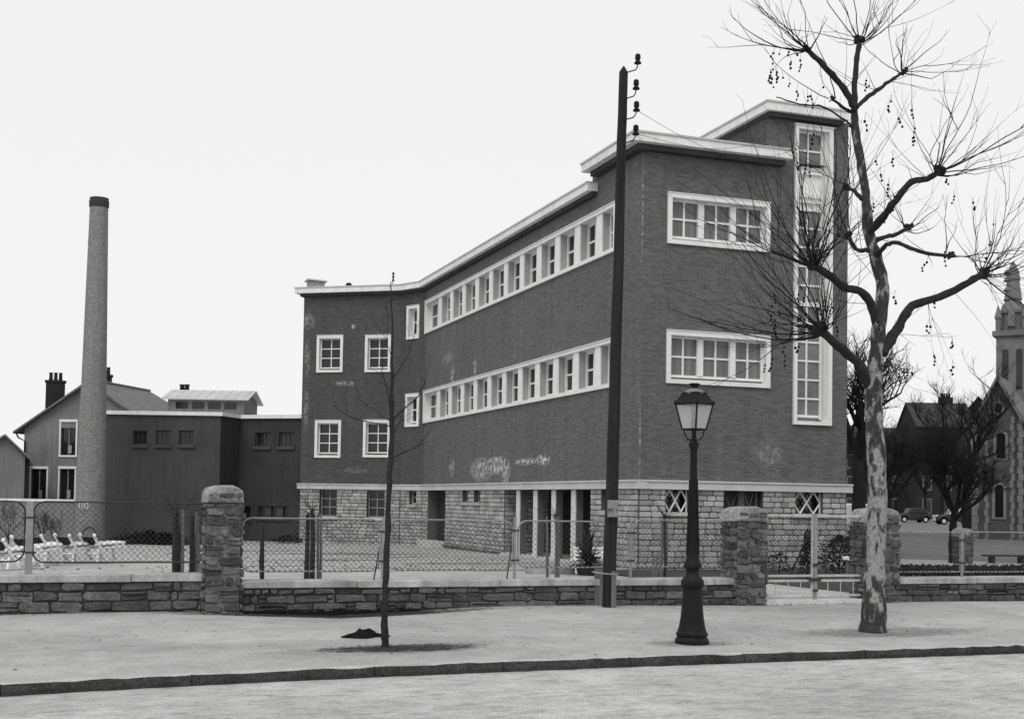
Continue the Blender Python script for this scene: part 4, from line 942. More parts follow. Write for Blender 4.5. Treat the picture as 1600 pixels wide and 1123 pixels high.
# ------------------------------------------------------------------ trees
def limb(mb, pts, rad, sides=9, sub=3, rg=rnd, wob=.012):
    P = [Vector(p) for p in pts]; n = len(P); out = []; rr = []
    for i in range(n-1):
        p0 = P[max(i-1, 0)]; p1 = P[i]; p2 = P[i+1]; p3 = P[min(i+2, n-1)]
        for k in range(sub):
            t = k/sub; q = .5*((2*p1)+(p2-p0)*t+(2*p0-5*p1+4*p2-p3)*t*t+(3*p1-p0-3*p2+p3)*t**3)
            out.append(q+Vector((rg.uniform(-wob, wob), rg.uniform(-wob, wob), rg.uniform(-wob, wob)))); rr.append((rad[i]+(rad[i+1]-rad[i])*t)*rg.uniform(.88, 1.13))
    out.append(P[-1]); rr.append(rad[-1]); mb.tube(out, rr, sides); return out
def twig(mb, p, d, length, r, rg, up=.25, n=6, wig=.1, sides=4, branch=.0, out=None, droop=0):
    pts = [p]; d = d.normalized(); q = Vector(p); seg = [rg.uniform(.5, 1.5) for _ in range(n)]; tot = sum(seg)
    for i in range(n):
        k = 2.6 if rg.random() < .22 else .8             # a kink at a bud now and then
        d = (d+Vector((rg.uniform(-wig, wig), rg.uniform(-wig, wig), rg.uniform(-wig, wig)))*k+UP*(up-droop)/n).normalized(); q = q+d*length*seg[i]/tot; pts.append(q.copy())
        if branch and i > 0 and rg.random() < branch:
            e = (d*1.1+Vector((rg.uniform(-.7, .7), rg.uniform(-.7, .7), rg.uniform(-.4, .7)))).normalized()
            twig(mb, q, e, length*(1-i/n)*rg.uniform(.5, 1.0), r*(1-.6*i/n)*.75, rg, up, 5, wig*1.2, 3, branch*.35, out)
    mb.tube(pts, [max(.0017, r*(1-.85*i/n)) for i in range(n+1)], sides, False)
    if out is not None: out.append(pts)
    return pts
def plane_bark():
    m, N, L, P = nt('flaking_plane_bark'); tc = N.new('ShaderNodeTexCoord'); mp = N.new('ShaderNodeMapping'); mp.inputs['Scale'].default_value = (1, 1, .45); L.new(tc.outputs['Object'], mp.inputs[0])
    vec = mp.outputs[0]; sep = N.new('ShaderNodeSeparateXYZ'); L.new(tc.outputs['Object'], sep.inputs[0])
    n1 = noise(N, L, vec, 9.5, 0, 1, 4, .55, 0, 1)
    hgt = N.new('ShaderNodeMapRange'); L.new(sep.outputs[2], hgt.inputs[0]); hgt.inputs[1].default_value = 1.2; hgt.inputs[2].default_value = 4.4; hgt.inputs[3].default_value = -.01; hgt.inputs[4].default_value = .12
    lo = N.new('ShaderNodeMapRange'); L.new(sep.outputs[2], lo.inputs[0]); lo.inputs[1].default_value = .0; lo.inputs[2].default_value = 1.0; lo.inputs[3].default_value = .17; lo.inputs[4].default_value = 0
    thr = val_mix(N, L, val_mix(N, L, n1, hgt.outputs[0], 'SUBTRACT'), lo.outputs[0], 'SUBTRACT')
    r = N.new('ShaderNodeValToRGB'); r.color_ramp.interpolation = 'LINEAR'; e = r.color_ramp.elements; e[0].position = .4; e[0].color = (.045, .045, .045, 1); e[1].position = .49; e[1].color = (.27, .27, .27, 1)
    x_ = e.new(.415); x_.color = (.075, .075, .075, 1); x_ = e.new(.455); x_.color = (.12, .12, .12, 1); x_ = e.new(.475); x_.color = (.24, .24, .24, 1)
    L.new(thr, r.inputs[0]); b = N.new('ShaderNodeRGBToBW'); L.new(r.outputs[0], b.inputs[0])
    x = val_mix(N, L, b.outputs[0], noise(N, L, tc.outputs['Object'], 22, .65, 1.3, 5)); setgrey(N, L, P, x); P.inputs['Roughness'].default_value = .9; P.inputs['Specular IOR Level'].default_value = .15
    add_bump(N, L, P, x, .8, .02); return m
DT = tree_at.dot(FW); rt_ = random.Random(17)
plane = thing('plane_tree', tree_at, 'big bare pollarded plane tree with flaking bark and hanging seed balls', 'tree')
def TP(x, y, dd=0): return at_d(x, y, DT+dd)
PX = DT/F
trunk = [(1363, 1000, 44, 0), (1364, 980, 39, 0), (1366, 940, 34, 0), (1369, 861, 29, 0), (1370.5, 754, 27, 0), (1367, 679, 27, 0), (1364.5, 615, 29, 0), (1368, 567, 23, 0), (1373, 514, 21.5, 0), (1379, 450, 20, .05), (1370, 409, 19, .05), (1357, 359, 17, .05), (1352, 299, 14, .1), (1344, 249, 13, .1), (1335.5, 194, 12, .1), (1335, 165, 11, .1)]
mb = MB(); limb(mb, [TP(x, y, d) for x, y, _, d in trunk], [w_*PX/2 for _, _, w_, _ in trunk], 14, 4, rt_, .006); trk = mb.build('trunk', plane_bark(), plane)
limbs = [
 ([(1335, 168, 0), (1319, 140, -.1), (1294, 110, -.25), (1272, 88, -.35), (1260, 76, -.4)], 11, 7, 14, (-.8, 0, .6)),
 ([(1335, 172, 0), (1336, 130, .1), (1339, 90, .15), (1344, 62, .2)], 10, 8, 16, (0, .2, 1)),
 ([(1339, 168, 0), (1352, 155, .1), (1369, 142, .2), (1390, 127, .3), (1412, 112, .4)], 8, 5, 8, (.8, .2, .6)),
 ([(1360, 362, 0), (1380, 338, -.2), (1399, 314, -.35), (1424, 284, -.5), (1449, 279, -.6), (1469, 267, -.7)], 13, 8, 17, (.8, -.3, .6)),
 ([(1365, 378, 0), (1380, 371, .2), (1399, 366, .4), (1420, 356, .6)], 8, 6, 6, (.6, .4, .8)),
 ([(1370, 400, 0), (1382, 385, -.3), (1398, 379, -.5), (1425, 388, -.75), (1449, 396, -.9), (1488, 399, -1.2)], 7, 5, 4, (.9, -.4, .2)),
 ([(1378, 552, 0), (1395, 525, .1), (1409, 503, .2), (1426, 478, .3), (1469, 464, .5), (1514, 441, .7), (1539, 426, .8)], 17, 11, 20, (.9, .2, .35)),
 ([(1369, 505, 0), (1360, 475, -.1), (1344, 454, -.2), (1319, 449, -.3), (1294, 429, -.45), (1269, 413, -.6)], 14, 11, 40, (-.5, -.4, .9)),
 ([(1359, 604, 0), (1348, 580, -.1), (1335, 562, -.2), (1308, 540, -.5), (1281, 513, -.8)], 17, 13, 46, (-.9, -.3, .35)),
 ([(1347, 311, .1), (1336, 300, .2), (1324, 292, .3)], 7, 5, 3, (-.8, .4, .4)),
 ([(1358, 390, 0), (1346, 391, .2), (1334, 386, .3), (1326, 368, .4)], 8, 6, 6, (-.4, .5, 1)),
 ([(1330, 176, .1), (1314, 166, -.1), (1299, 154, -.2)], 6, 3.5, 3, (-.8, -.2, .5)),
 ([(1327, 198, .1), (1330, 196, -.1), (1290, 168, -.3), (1250, 163, -.5), (1213, 152, -.7)], 4, 1.6, 0, (-1, 0, 0)),
]
camx, camy, camz = side, FW, UP
tw = MB(); ends = []; knots = []
for pts, w0, w1, cnt, dr_ in limbs:
    P3 = [TP(*p) for p in pts]; n_ = len(P3); mb = MB(); rad = [(w0+(w1-w0)*i/(n_-1))*PX/2 for i in range(n_)]
    limb(mb, P3, rad, 9, 4, rt_, .01)
    if cnt:
        for k in range(9): mb.ball(P3[-1]+Vector((rt_.uniform(-.04, .04), rt_.uniform(-.04, .04), rt_.uniform(-.035, .04))), rad[-1]*rt_.uniform(.6, 1.35), 7, 5, (rt_.uniform(.7, 1.4), rt_.uniform(.7, 1.4), rt_.uniform(.7, 1.3)))
    mb.build('limb', M['bark'], plane)
    D0 = (camx*dr_[0]+camy*dr_[1]+camz*dr_[2]).normalized()
    for k in range(cnt):
        while True:
            v = Vector((rt_.gauss(0, 1), rt_.gauss(0, 1), rt_.gauss(0, 1))).normalized()
            d = (v*1.0+D0*.85).normalized()
            if d.dot(D0) > -.1 and d.z > -.45: break
        L_ = (rt_.uniform(.4, 1.45) if cnt == 14 else rt_.uniform(.5, 2.6) if cnt > 8 else rt_.uniform(.5, 1.8))
        pp = twig(tw, P3[-1].lerp(P3[-2], rt_.random()**2*.3)+v*.05, d, L_, rt_.uniform(.006, .012), rt_, .5, 11, .15, 4, .24, ends)
for k in range(60):                                   # thin shoots along the limbs
    pts = rt_.choice(limbs[:11])[0]; i = rt_.randrange(1, len(pts)); p = TP(*pts[i])
    twig(tw, p, Vector((rt_.uniform(-1, 1), rt_.uniform(-1, 1), rt_.uniform(-.3, 1))), rt_.uniform(.5, 1.3), .006, rt_, .2, 6, .12, 3, .1, ends)
for k in range(26):                                   # fine hanging shoots on the right
    px_, py_ = rt_.uniform(1390, 1545), 0; base_ = rt_.choice([(1450, 470), (1490, 455), (1400, 520), (1385, 560), (1380, 600), (1539, 426), (1540, 430)]); p = TP(*base_, rt_.uniform(-.2, .7))
    twig(tw, p, side*rt_.uniform(-.2, 1)+FW*rt_.uniform(-.5, .5)-UP*rt_.uniform(-.1, .9), rt_.uniform(.5, 1.4), .0045, rt_, 0, 7, .13, 3, .25, ends)
tw.build('twigs', M['twig'], plane)
cand = [p for p in ends if len(p) > 3]; rt_.shuffle(cand)
def clus(lst, n_): return [(rt_.gauss(x, sx), rt_.gauss(y, sy)) for x, y, sx, sy in lst for _ in range(n_)]
spots = clus([(1232, 85, 14, 9), (1199, 112, 14, 14), (1243, 118, 22, 14), (1385, 300, 10, 18), (1262, 230, 14, 14), (1210, 470, 8, 16), (1255, 470, 20, 20), (1290, 470, 8, 14)], 6)+clus([(1418, 555, 14, 8), (1437, 556, 8, 8), (1398, 495, 10, 12), (1499, 545, 8, 10), (1470, 490, 8, 14), (1360, 140, 16, 20), (1395, 160, 10, 16), (1427, 185, 12, 22), (1380, 250, 10, 18), (1500, 300, 12, 20), (1530, 360, 10, 18), (1455, 370, 18, 10), (1250, 560, 8, 14), (1222, 560, 6, 12)], 3)
allp = [pt_ for tt in cand for pt_ in tt[2:]]
for (x, y) in spots[:98]:
    p = TP(x, y, 0); sr = (p-CO).normalized()
    near = min(allp, key=lambda a: ((a-p)-sr*(a-p).dot(sr)).length+.15*abs((a-p).dot(sr))); allp.remove(near)
    mb = MB(); n_ = rt_.choice((1, 2, 3, 3, 4)); q = near-UP*.06; pt_ = [near]
    for k in range(n_): q = q+Vector((rt_.uniform(-.03, .03), rt_.uniform(-.03, .03), -rt_.uniform(.03, .075))); pt_.append(q.copy())
    mb.tube(pt_, .0026, 3, False)
    for q in pt_[1:]: mb.ball(q, rt_.uniform(.015, .022), 6, 4)
    mb.build('seed_ball_string', M['balls'], plane)

yd = young_at.dot(FW); yt_ = thing('young_tree', young_at, 'thin bare young street tree standing in dark soil near the kerb', 'tree')
def YP(x, y, dd=0): return at_d(x, y, yd+dd)
yp = yd/F; mb = MB(); ry = random.Random(9)
tk = [(602, 1016, 14), (601.5, 995, 11.5), (601, 950, 10.5), (604, 880, 9.5), (607, 800, 9), (610, 720, 8.5), (613, 660, 8), (612, 600, 5.5), (613, 540, 4), (612, 490, 3), (611, 440, 1.5)]
limb(mb, [YP(x, y) for x, y, _ in tk], [w_*yp/2 for _, _, w_ in tk], 8, 4, ry, .008); mb.build('trunk', M['bark'], yt_)
for pts, w_ in (([(613, 655), (600, 590, -.1), (597, 575, -.1), (598, 530, -.15)], 4), ([(612, 660), (585, 640, .2), (562, 624, .3), (557, 610, .35)], 3.5), ([(611, 665), (560, 655, -.3), (530, 640, -.4), (521, 627, -.5)], 3), ([(614, 590), (630, 568, .2), (645, 530, .3), (648, 490, .3)], 3.5), ([(614, 655), (630, 640, -.2), (655, 615, -.4), (668, 580, -.5), (671, 555, -.5)], 4), ([(613, 715), (640, 703, .1), (660, 690, .2), (676, 665, .3)], 4.5), ([(613, 680), (628, 650, .3), (634, 625, .3)], 4), ([(612, 560), (604, 530, .1), (607, 500, .1)], 2.5)):
    mb = MB(); P3 = [YP(*p) for p in pts]; n_ = len(P3); o_ = limb(mb, P3, [w_*.62*yp/2*(1-.7*i/(n_-1)) for i in range(n_)], 6, 4, ry, .01)
    for k in range(3): twig(mb, o_[ry.randrange(3, len(o_))], Vector((ry.uniform(-1, 1), ry.uniform(-1, 1), ry.uniform(.1, 1))), ry.uniform(.15, .4), .004, ry, .2, 4, .12, 3)
    mb.build('limb', M['bark'], yt_)

def bare_tree(base, H, label, seed, spread=.5, levels=4, r0=.16, fork=.35, n0=5, group='bare trees beyond the garden', cat='tree', mat='twig', tr=None, dense=1.0, name='bare_tree'):
    rg = random.Random(seed); o = thing(name, base, label, cat, group); mt = MB(); mc = MB()
    top = base+UP*H*fork+Vector((rg.uniform(-.1, .1), rg.uniform(-.1, .1), 0)); limb(mt, [base-UP*.2, base+UP*H*fork*.5+Vector((rg.uniform(-.06, .06), 0, 0)), top], [r0*1.25, r0, r0*.8], 8, 4, rg, .01); mt.build('trunk', M[mat], o)
    def grow(p, d, L_, r, lv):
        n_ = 5; pts = [p]; q = p.copy(); dd = d.normalized()
        for i in range(n_):
            dd = (dd+Vector((rg.uniform(-.16, .16), rg.uniform(-.16, .16), rg.uniform(-.08, .18)))).normalized(); q = q+dd*L_/n_; pts.append(q.copy())
        mc.tube(pts, [r*(1-.5*i/n_) for i in range(n_+1)], 5 if lv > 2 else 3, False)
        if lv > 0:
            m = int((4 if lv > 1 else 5)*dense+rg.random())
            for k in range(m):
                i = rg.randrange(2, n_+1); v = Vector((rg.uniform(-1, 1), rg.uniform(-1, 1), rg.uniform(-.35, .9)))
                grow(pts[i], dd*.75+v*.9*spread*2, L_*rg.uniform(.5, .75), r*.5, lv-1)
    for k in range(n0):
        a = 2*math.pi*k/n0+rg.uniform(-.4, .4); b = top if k else top; p = base.lerp(top, rg.uniform(.75, 1))
        grow(p, Vector((math.cos(a)*spread, math.sin(a)*spread, rg.uniform(.5, 1))), H*rg.uniform(.26, .36), r0*.55, levels-1)
    mc.build('crown', M[mat], o); return o
bare_tree(on_z(1490, 880), 4.6, 'dense dark bare tree standing before the church corner', 41, .62, 5, .12, .38, 7, dense=1.15)
bare_tree(at_d(1511, 830, 62), 7.2, 'dark bare tree with tall trunk just left of the church', 42, .5, 5, .2, .45, 6)
bare_tree(at_d(1342, 818, 60), 8.6, 'bare tree with thick dark trunk beside the right edge of the brick school', 43, .5, 5, .3, .42, 6)
bare_tree(gat(1388, 75), 8.0, 'bare dark tree behind the plane tree trunk', 44, .6, 5, .2, .3, 6)
bare_tree(gat(1446, 150), 13.0, 'bare dark tree behind the parked black car', 45, .6, 5, .2, .3, 6)
for k, (x, y, d, h) in enumerate(((12, 800, 49, 2.6), (68, 800, 50, 2.0), (84, 800, 50, 1.9))):
    bare_tree(at_d(x, 850, d), h, ('spindly bare shrub at far left in front of the outhouse', 'small bare shrub in front of the left ground floor house window', 'small bare shrub between the two ground floor house windows')[k], 50+k, .4, 4, .03, .1, 5, 'bare shrubs in front of the house', 'shrub', 'twig', name='bare_shrub')

bare_tree(gat(1472, 150), 12.5, 'bare dark tree behind the two tone car', 46, .6, 5, .2, .28, 7)
bare_tree(gat(1404, 152), 13.0, 'bare dark tree at the left of the parked black car', 47, .6, 5, .2, .28, 7)
bare_tree(gat(1368, 120), 11.0, 'bare dark tree mostly hidden by the plane tree trunk', 48, .6, 5, .2, .28, 7)
# saplings in the yard and their stakes
def sapling(px_, py_, top_y, d_, label, seed, crown=.4):
    rg = random.Random(seed); b = at_d(px_, py_, d_); b.z = 0; d = d_; t = at_d(px_+rg.uniform(-3, 3), top_y, d)
    o = thing('staked_sapling', b, label, 'sapling', 'saplings behind the street wall'); mb = MB(); limb(mb, [b-UP*.1, b.lerp(t, .5)+side*.02, t], [.03, .026, .022], 6, 4, rg, .008); mb.build('trunk', M['bark'], o); mb = MB()
    for k in range(16): twig(mb, t-UP*rg.uniform(0, .12), Vector((rg.uniform(-1, 1), rg.uniform(-1, 1), rg.uniform(-.2, 1.2))), crown*rg.uniform(.5, 1.1), .006, rg, .2, 5, .12, 3, .15)
    mb.build('crown', M['twig'], o)
def stakes(pxs, yb, yt, d, label, mats=('timber_dark', 'timber')):
    rg = random.Random(int(pxs[0])); c = at_d(pxs[0], yb, d); c.z = 0; o = thing('tree_stakes', c, label, 'stakes', 'wooden stakes around the saplings')
    for i, x in enumerate(pxs):
        dd = d+(.25 if i % 2 else 0); a = at_d(x, yb, dd); a.z = .1; b = at_d(x+rg.uniform(-1.5, 1.5), yt+rg.uniform(-3, 4), dd); r = (.044 if mats[0] == 'timber_dark' else .026) if i == 0 else rg.uniform(.02, .03)
        mb = MB(); limb(mb, [a-UP*.3, a.lerp(b, .5), b], [r, r, r*.85], 6, 3, rg, .006); mb.build('stake', M[mats[0] if i == 0 else mats[1]], o)
sapling(277, 888, 800, 20.6, 'bare sapling left of the tallest pillar', 61, .5); stakes((272.5, 282, 287), 890, 797, 20.4, 'three rough stakes nearer the white chairs')
stakes((301, 306, 310.5), 888, 802, 20.7, 'three rough stakes close against the tallest pillar')
sapling(485, 905, 795, 21.0, 'bare sapling with bristly crown in front of the wing', 62, .55); stakes((479.5, 486, 490), 908, 800, 21.2, 'dark bundle of stakes around the bristly sapling', ('timber_dark', 'timber_dark')); stakes((496.5, 501), 908, 802, 21.2, 'two pale stakes right of the bristly sapling', ('timber', 'timber'))
stakes((410,), 908, 817, 21.0, 'single dark stake right of the tallest pillar')
sapling(869, 896, 803, 23.2, 'bare sapling in front of the porch columns', 63, .5); stakes((869.5, 856, 873), 898, 808, 23.0, 'thin stakes in front of the porch columns', ('timber', 'timber'))
sapling(1038, 893, 803, 24.0, 'bare sapling left of the street lamp', 64, .4); stakes((1034, 1041), 896, 812, 24.0, 'pale stakes left of the street lamp', ('timber', 'timber')); stakes((1022, 1027), 896, 868, 24.0, 'short pale stakes left of the street lamp', ('timber', 'timber'))

# ------------------------------------------------------------------ evergreens
def leafy(base, H, W, label, seed, n_=600, shape='cone', name='shrub', ll=.14, cat='shrub', group=None, trunk=True):
    rg = random.Random(seed); o = thing(name, base, label, cat, group)
    if trunk:
        mb = MB(); mb.tube([base-UP*.1, base+UP*H*.7], [.03, .012], 6); mb.build('stem', M['bark'], o)
    mb = MB()
    for k in range(n_):
        t = rg.random()**.8; a = rg.uniform(0, 2*math.pi)
        rr = W*((1-t)**.8 if shape == 'cone' else math.sqrt(max(0, 1-(2*t-.9)**2)) if shape == 'ball' else 1)*math.sqrt(rg.random())*rg.uniform(.7, 1.2)
        p = base+Vector((rr*math.cos(a), rr*math.sin(a), .04+t*H*rg.uniform(.9, 1.05))); d = Vector((math.cos(a)*.8, math.sin(a)*.8, rg.uniform(-.2, .9))).normalized(); s = d.cross(Vector((rg.uniform(-1, 1), rg.uniform(-1, 1), 1))).normalized()
        l = ll*rg.uniform(.6, 1.3); w_ = l*.22; mb.face([p-s*w_*.4, p+d*l*.5-s*w_, p+d*l, p+d*l*.5+s*w_])
    mb.build('foliage', M['leaf'], o); return o
leafy(gat(1262, 30), 1.05, .22, 'slim dark conifer behind the left gate leaf', 71, 800, name='conifer', cat='conifer', ll=.1)
leafy(gat(1312, 31.5), .95, .5, 'broad dark evergreen bush behind the right gate leaf', 72, 1100, 'ball', 'evergreen_bush', .11)
leafy(gat(1341, 32), 1.25, .34, 'tall dark evergreen bush beside the plane tree behind the gate', 73, 900, 'ball', 'evergreen_bush', .11)
leafy(gat(1218, 31.5), .5, .3, 'low scrubby bush behind the left gate leaf', 74, 160, 'ball', 'evergreen_bush', .11)
for k, (x, y, d, w_, h_) in enumerate(((232, 858, 50.5, 1.3, .62), (205, 858, 50.8, .8, .45), (262, 858, 50.2, .9, .5))):
    leafy(at_d(x, y, d), h_, w_, ('middle and widest dark heap of evergreen against the annex wall', 'low dark evergreen nearest the chimney against the annex wall', 'dark evergreen nearest the stakes against the annex wall')[k], 75+k, 1200, 'ball', 'evergreen_bush', .2, group='dark bushes along the annex wall')
leafy(at_d(450, 850, 53.5), .3, .6, 'small dark clump at the foot of the recessed annex wall', 79, 300, 'ball', 'evergreen_bush', .15)
rg = random.Random(80); mb = MB()                        # hedge and bed plants along the right garden
for k in range(2600):
    qq = on_z(rg.uniform(1396, 1630), rg.uniform(884, 900)+2); x, y = qq.x, qq.y; p = Vector((x, y, rg.uniform(0, .05))); d = Vector((rg.uniform(-1, 1), rg.uniform(-1, 1), rg.uniform(.2, 1.4))).normalized(); s = d.cross(Vector((rg.uniform(-1, 1), rg.uniform(-1, 1), .3))).normalized(); l = rg.uniform(.04, .13); mb.face([p-s*.02, p+d*l*.5-s*.035, p+d*l, p+d*l*.5+s*.035])
tag(mb.build('bed_plants', M['leaf']), 'low dark ground cover in the garden bed right of the gate', 'ground cover', kind='stuff')
# yucca with arching leaves in a dark tub
yb_ = gat(919, 30.5); yu = thing('yucca', yb_, 'dark spiky plant with long arching leaves in a tub beside the telegraph pole', 'plant'); rg = random.Random(81)
mb = MB(); mb.lathe([(.2, -.1), (.27, .1), (.3, .24), (.26, .24)], yb_, 14); mb.build('tub', M['door'], yu); mb = MB()
for k in range(130):
    a = rg.uniform(0, 2*math.pi); e = rg.uniform(.1, 1.5); L_ = rg.uniform(.55, 1.0); d = Vector((math.cos(a)*math.cos(e), math.sin(a)*math.cos(e), math.sin(e))); q = yb_+UP*rg.uniform(.18, .4); s = d.cross(UP).normalized() if abs(d.z) < .99 else Vector((1, 0, 0)); pts = []; n_ = 6
    for i in range(n_+1): pts.append((q.copy(), .03*(1-(i/n_)**2)+.002)); d = (d-UP*.17).normalized(); q = q+d*L_/n_
    for (p0, w0), (p1, w1) in zip(pts, pts[1:]): mb.face([p0-s*w0, p0+s*w0, p1+s*w1, p1-s*w1])
mb.build('leaves', M['leaf'], yu)
# slatted white bench behind the yucca
bb = gat(921, 31.6); be = thing('garden_bench', bb, 'white slatted bench glimpsed behind the spiky plant', 'bench'); fb = Frame(bb-side*.38, bb+side*.38)
mb = MB()
for k in range(3): mb.obox(fb, 0, .76, -.3+.1*k, -.22+.1*k, .3, .33)
mb.build('seat', M['chair_white'], be); mb = MB()
for k in range(3): mb.obox(fb, 0, .76, -.38, -.35, .38+.09*k, .44+.09*k)
mb.build('backrest', M['chair_white'], be)
for u in (.02, .7):
    for n_ in (-.36, -.04):
        mb = MB(); mb.obox(fb, u, u+.045, n_, n_+.045, -.05, .3 if n_ > -.2 else .62); mb.build('leg', M['chair_white'], be)
for k, (x0, x1, y_) in enumerate(((826, 862, 893), (868, 899, 893))):
    a = on_z(x0, y_+3); b = on_z(x1, y_+3); fr = Frame(a, (b.x, b.y)); mb = MB(); mb.obox(fr, 0, fr.L, -.35, 0, 0, .13)
    tag(mb.build('stone_slab', grey('loose_pale_stone', .33, .9, .3, 4), None, .012), ('loose pale stone slab lying left of the porch sapling', 'loose pale stone slab lying right of the porch sapling')[k], 'stone slab', 'loose slabs before the porch')
pa, pb2 = at_d(1316, 871, 27.5), at_d(1349, 876, 27.0); mb = MB(); fr = Frame(pa, pb2); mb.hexa([fr.p(0, pa.z-.03, 0), fr.p(fr.L, pb2.z-.03, 0), fr.p(fr.L, pb2.z-.03, -.15), fr.p(0, pa.z-.03, -.15), fr.p(0, pa.z+.03, 0), fr.p(fr.L, pb2.z+.03, 0), fr.p(fr.L, pb2.z+.03, -.15), fr.p(0, pa.z+.03, -.15)])
pk = thing('plank_trestle', (pa.x, pa.y, 0), 'pale plank on short legs among the bushes behind the gate', 'plank'); mb.build('plank', M['chair_white'], pk)
for u in (.1, fr.L-.1):
    mb = MB(); mb.obox(fr, u-.03, u+.03, -.1, -.04, 0, pa.z-.06); mb.build('leg', M['timber'], pk)
lp0, lp1 = on_z(1236, 896), at_d(1266, 828, 23.2); mb = MB(); mb.bar(lp0, lp1, .018, 5); tag(mb.build('leaning_pole', M['timber_dark']), 'thin dark pole leaning behind the left gate leaf', 'pole')

# ------------------------------------------------------------------ white folding chairs in the yard
def make_chair():
    o = thing('folding_chair', (0, 0, 0), 'x', 'chair', 'white framed canvas chairs in the yard')
    W_, Lg = .46, 1.1                                     # width (local x), length (local y)
    mb = MB()
    for s in (-1, 1):
        x = s*W_/2; mb.bar((x, -.1, .66), (x, .4, .02), .036, 6); mb.ball((x, -.1, .68), .05, 8, 6)
    mb.build('back_frame', M['chair_white'], o)
    mb = MB()
    for s in (-1, 1):
        x = s*(W_/2-.045); mb.bar((x, .1, .0), (x, .16, .42), .03, 6); mb.bar((x, .02, .44), (x, Lg, .47), .04, 6); mb.bar((x, .12, .33), (x, Lg-.06, .36), .033, 6)
    mb.bar((-W_/2, Lg, .47), (W_/2, Lg, .47), .04, 6); mb.bar((-W_/2, .1, .2), (W_/2, .1, .2), .026, 6); mb.build('seat_frame', M['chair_white'], o)
    for s in (-1, 1):
        mb = MB(); x = s*(W_/2-.045); mb.bar((x, Lg-.03, .47), (x, Lg+.09, .0), .04, 6); mb.build('leg', M['chair_white'], o)
    mb = MB(); w_ = W_/2-.01
    mb.mesh([(-w_, -.09, .63), (w_, -.09, .63), (w_, -.0, .52), (-w_, -.0, .52), (w_, .12, .43), (-w_, .12, .43)], [(0, 1, 2, 3), (3, 2, 4, 5)]); b_ = mb.build('back_canvas', M['canvas'], o)
    mb = MB(); w_ -= .05; n_ = 6; pts = [(.1+(Lg-.12)*i/n_, .425-.05*math.sin(math.pi*i/n_)+.04*i/n_) for i in range(n_+1)]
    mb.mesh([(s*w_, y, z) for y, z in pts for s in (-1, 1)], [(2*i, 2*i+1, 2*i+3, 2*i+2) for i in range(n_)]); mb.build('seat_canvas', M['canvas'], o)
    return o
ch0 = make_chair()
for k, (x, y, d, rz, lab) in enumerate(((139, 875, 33.0, -42, 'rightmost white folding chair with dark canvas before the chimney foot'), (100, 877, 32.6, -42, 'white folding chair second from the right in the row before the chimney'), (57, 879, 32.2, -42, 'white folding chair right of the wide grey fence post'), (33, 883, 30.8, -42, 'white folding chair behind the wide grey fence post'), (-3, 889, 29.0, -42, 'nearest white folding chair at the left edge of the yard'))):
    c = ch0 if k == 0 else copy_tree(ch0); p = at_d(x, y, d); c.location = (p.x, p.y, 0); c.rotation_euler = (0, 0, R(rz)); c['label'] = lab

# ------------------------------------------------------------------ pavement details
rgp = on_z(568, 995); rag = MB(); rg = random.Random(90)
K, J = 16, 7; vs = []
for j in range(J+1):
    for k in range(K):
        a = 2*math.pi*k/K; r = (1-j/J); h = .07*(1-r**3)*(1+.35*math.sin(3*a+1)+.3*math.sin(5*a+r*4))+rg.uniform(-.008, .014); sx = .18*(1+.25*math.sin(2*a+.6)+.15*math.sin(5*a)); vs.append(rgp+Vector((sx*r*math.cos(a), .16*r*math.sin(a)*(1+.2*math.sin(3*a)), max(.004, h))))
rag.mesh(vs, [(j*K+k, j*K+(k+1) % K, (j+1)*K+(k+1) % K, (j+1)*K+k) for j in range(J) for k in range(K)], True)
for s, l in ((-1, .3), (1, .34)): rag.tube([rgp+Vector((s*.1, 0, .03)), rgp+Vector((s*.2, -.03, .022)), rgp+Vector((s*l, -.04, .012))], [.04, .028, .008], 6)
tag(rag.build('rag_bundle', M['cloth'], sharp=60), 'small crumpled black rag lying on the pavement near the young tree', 'rag')
mb = MB(); rg = random.Random(91)
def litter(x, y, s):
    a = rg.uniform(0, 6.28); z = pav_z(x, y)+.006; u = Vector((math.cos(a), math.sin(a), rg.uniform(-.2, .2)))*s; v = Vector((-math.sin(a), math.cos(a), rg.uniform(-.3, .3)))*s*rg.uniform(.3, .7); c = Vector((x, y, z+s*.2)); mb.face([c-u, c-v, c+u, c+v])
for k in range(500): litter(rg.uniform(-4, 20), rg.uniform(13.4, 19.6), rg.uniform(.008, .028))
for k in range(1100): litter(rg.uniform(-4, 20), rg.uniform(13.3, 19.6), rg.uniform(.004, .011))
for k in range(900): litter(rg.uniform(-12, 22), YW-.02-abs(rg.gauss(0, .1)), rg.uniform(.01, .035))
for k in range(520): litter(young_at.x+rg.gauss(.2, .6), young_at.y+rg.gauss(-.1, .17), rg.uniform(.008, .025))
for k in range(160): litter(tree_at.x+rg.gauss(.3, .8), tree_at.y+rg.gauss(-.1, .25), rg.uniform(.008, .025))
for k in range(60): litter(lamp_at.x+rg.gauss(.1, .5), lamp_at.y+rg.gauss(0, .15), rg.uniform(.008, .025))
tag(mb.build('leaf_litter', M['debris']), 'scattered dead leaves and crumbs of soil on the pavement', 'litter', kind='stuff')

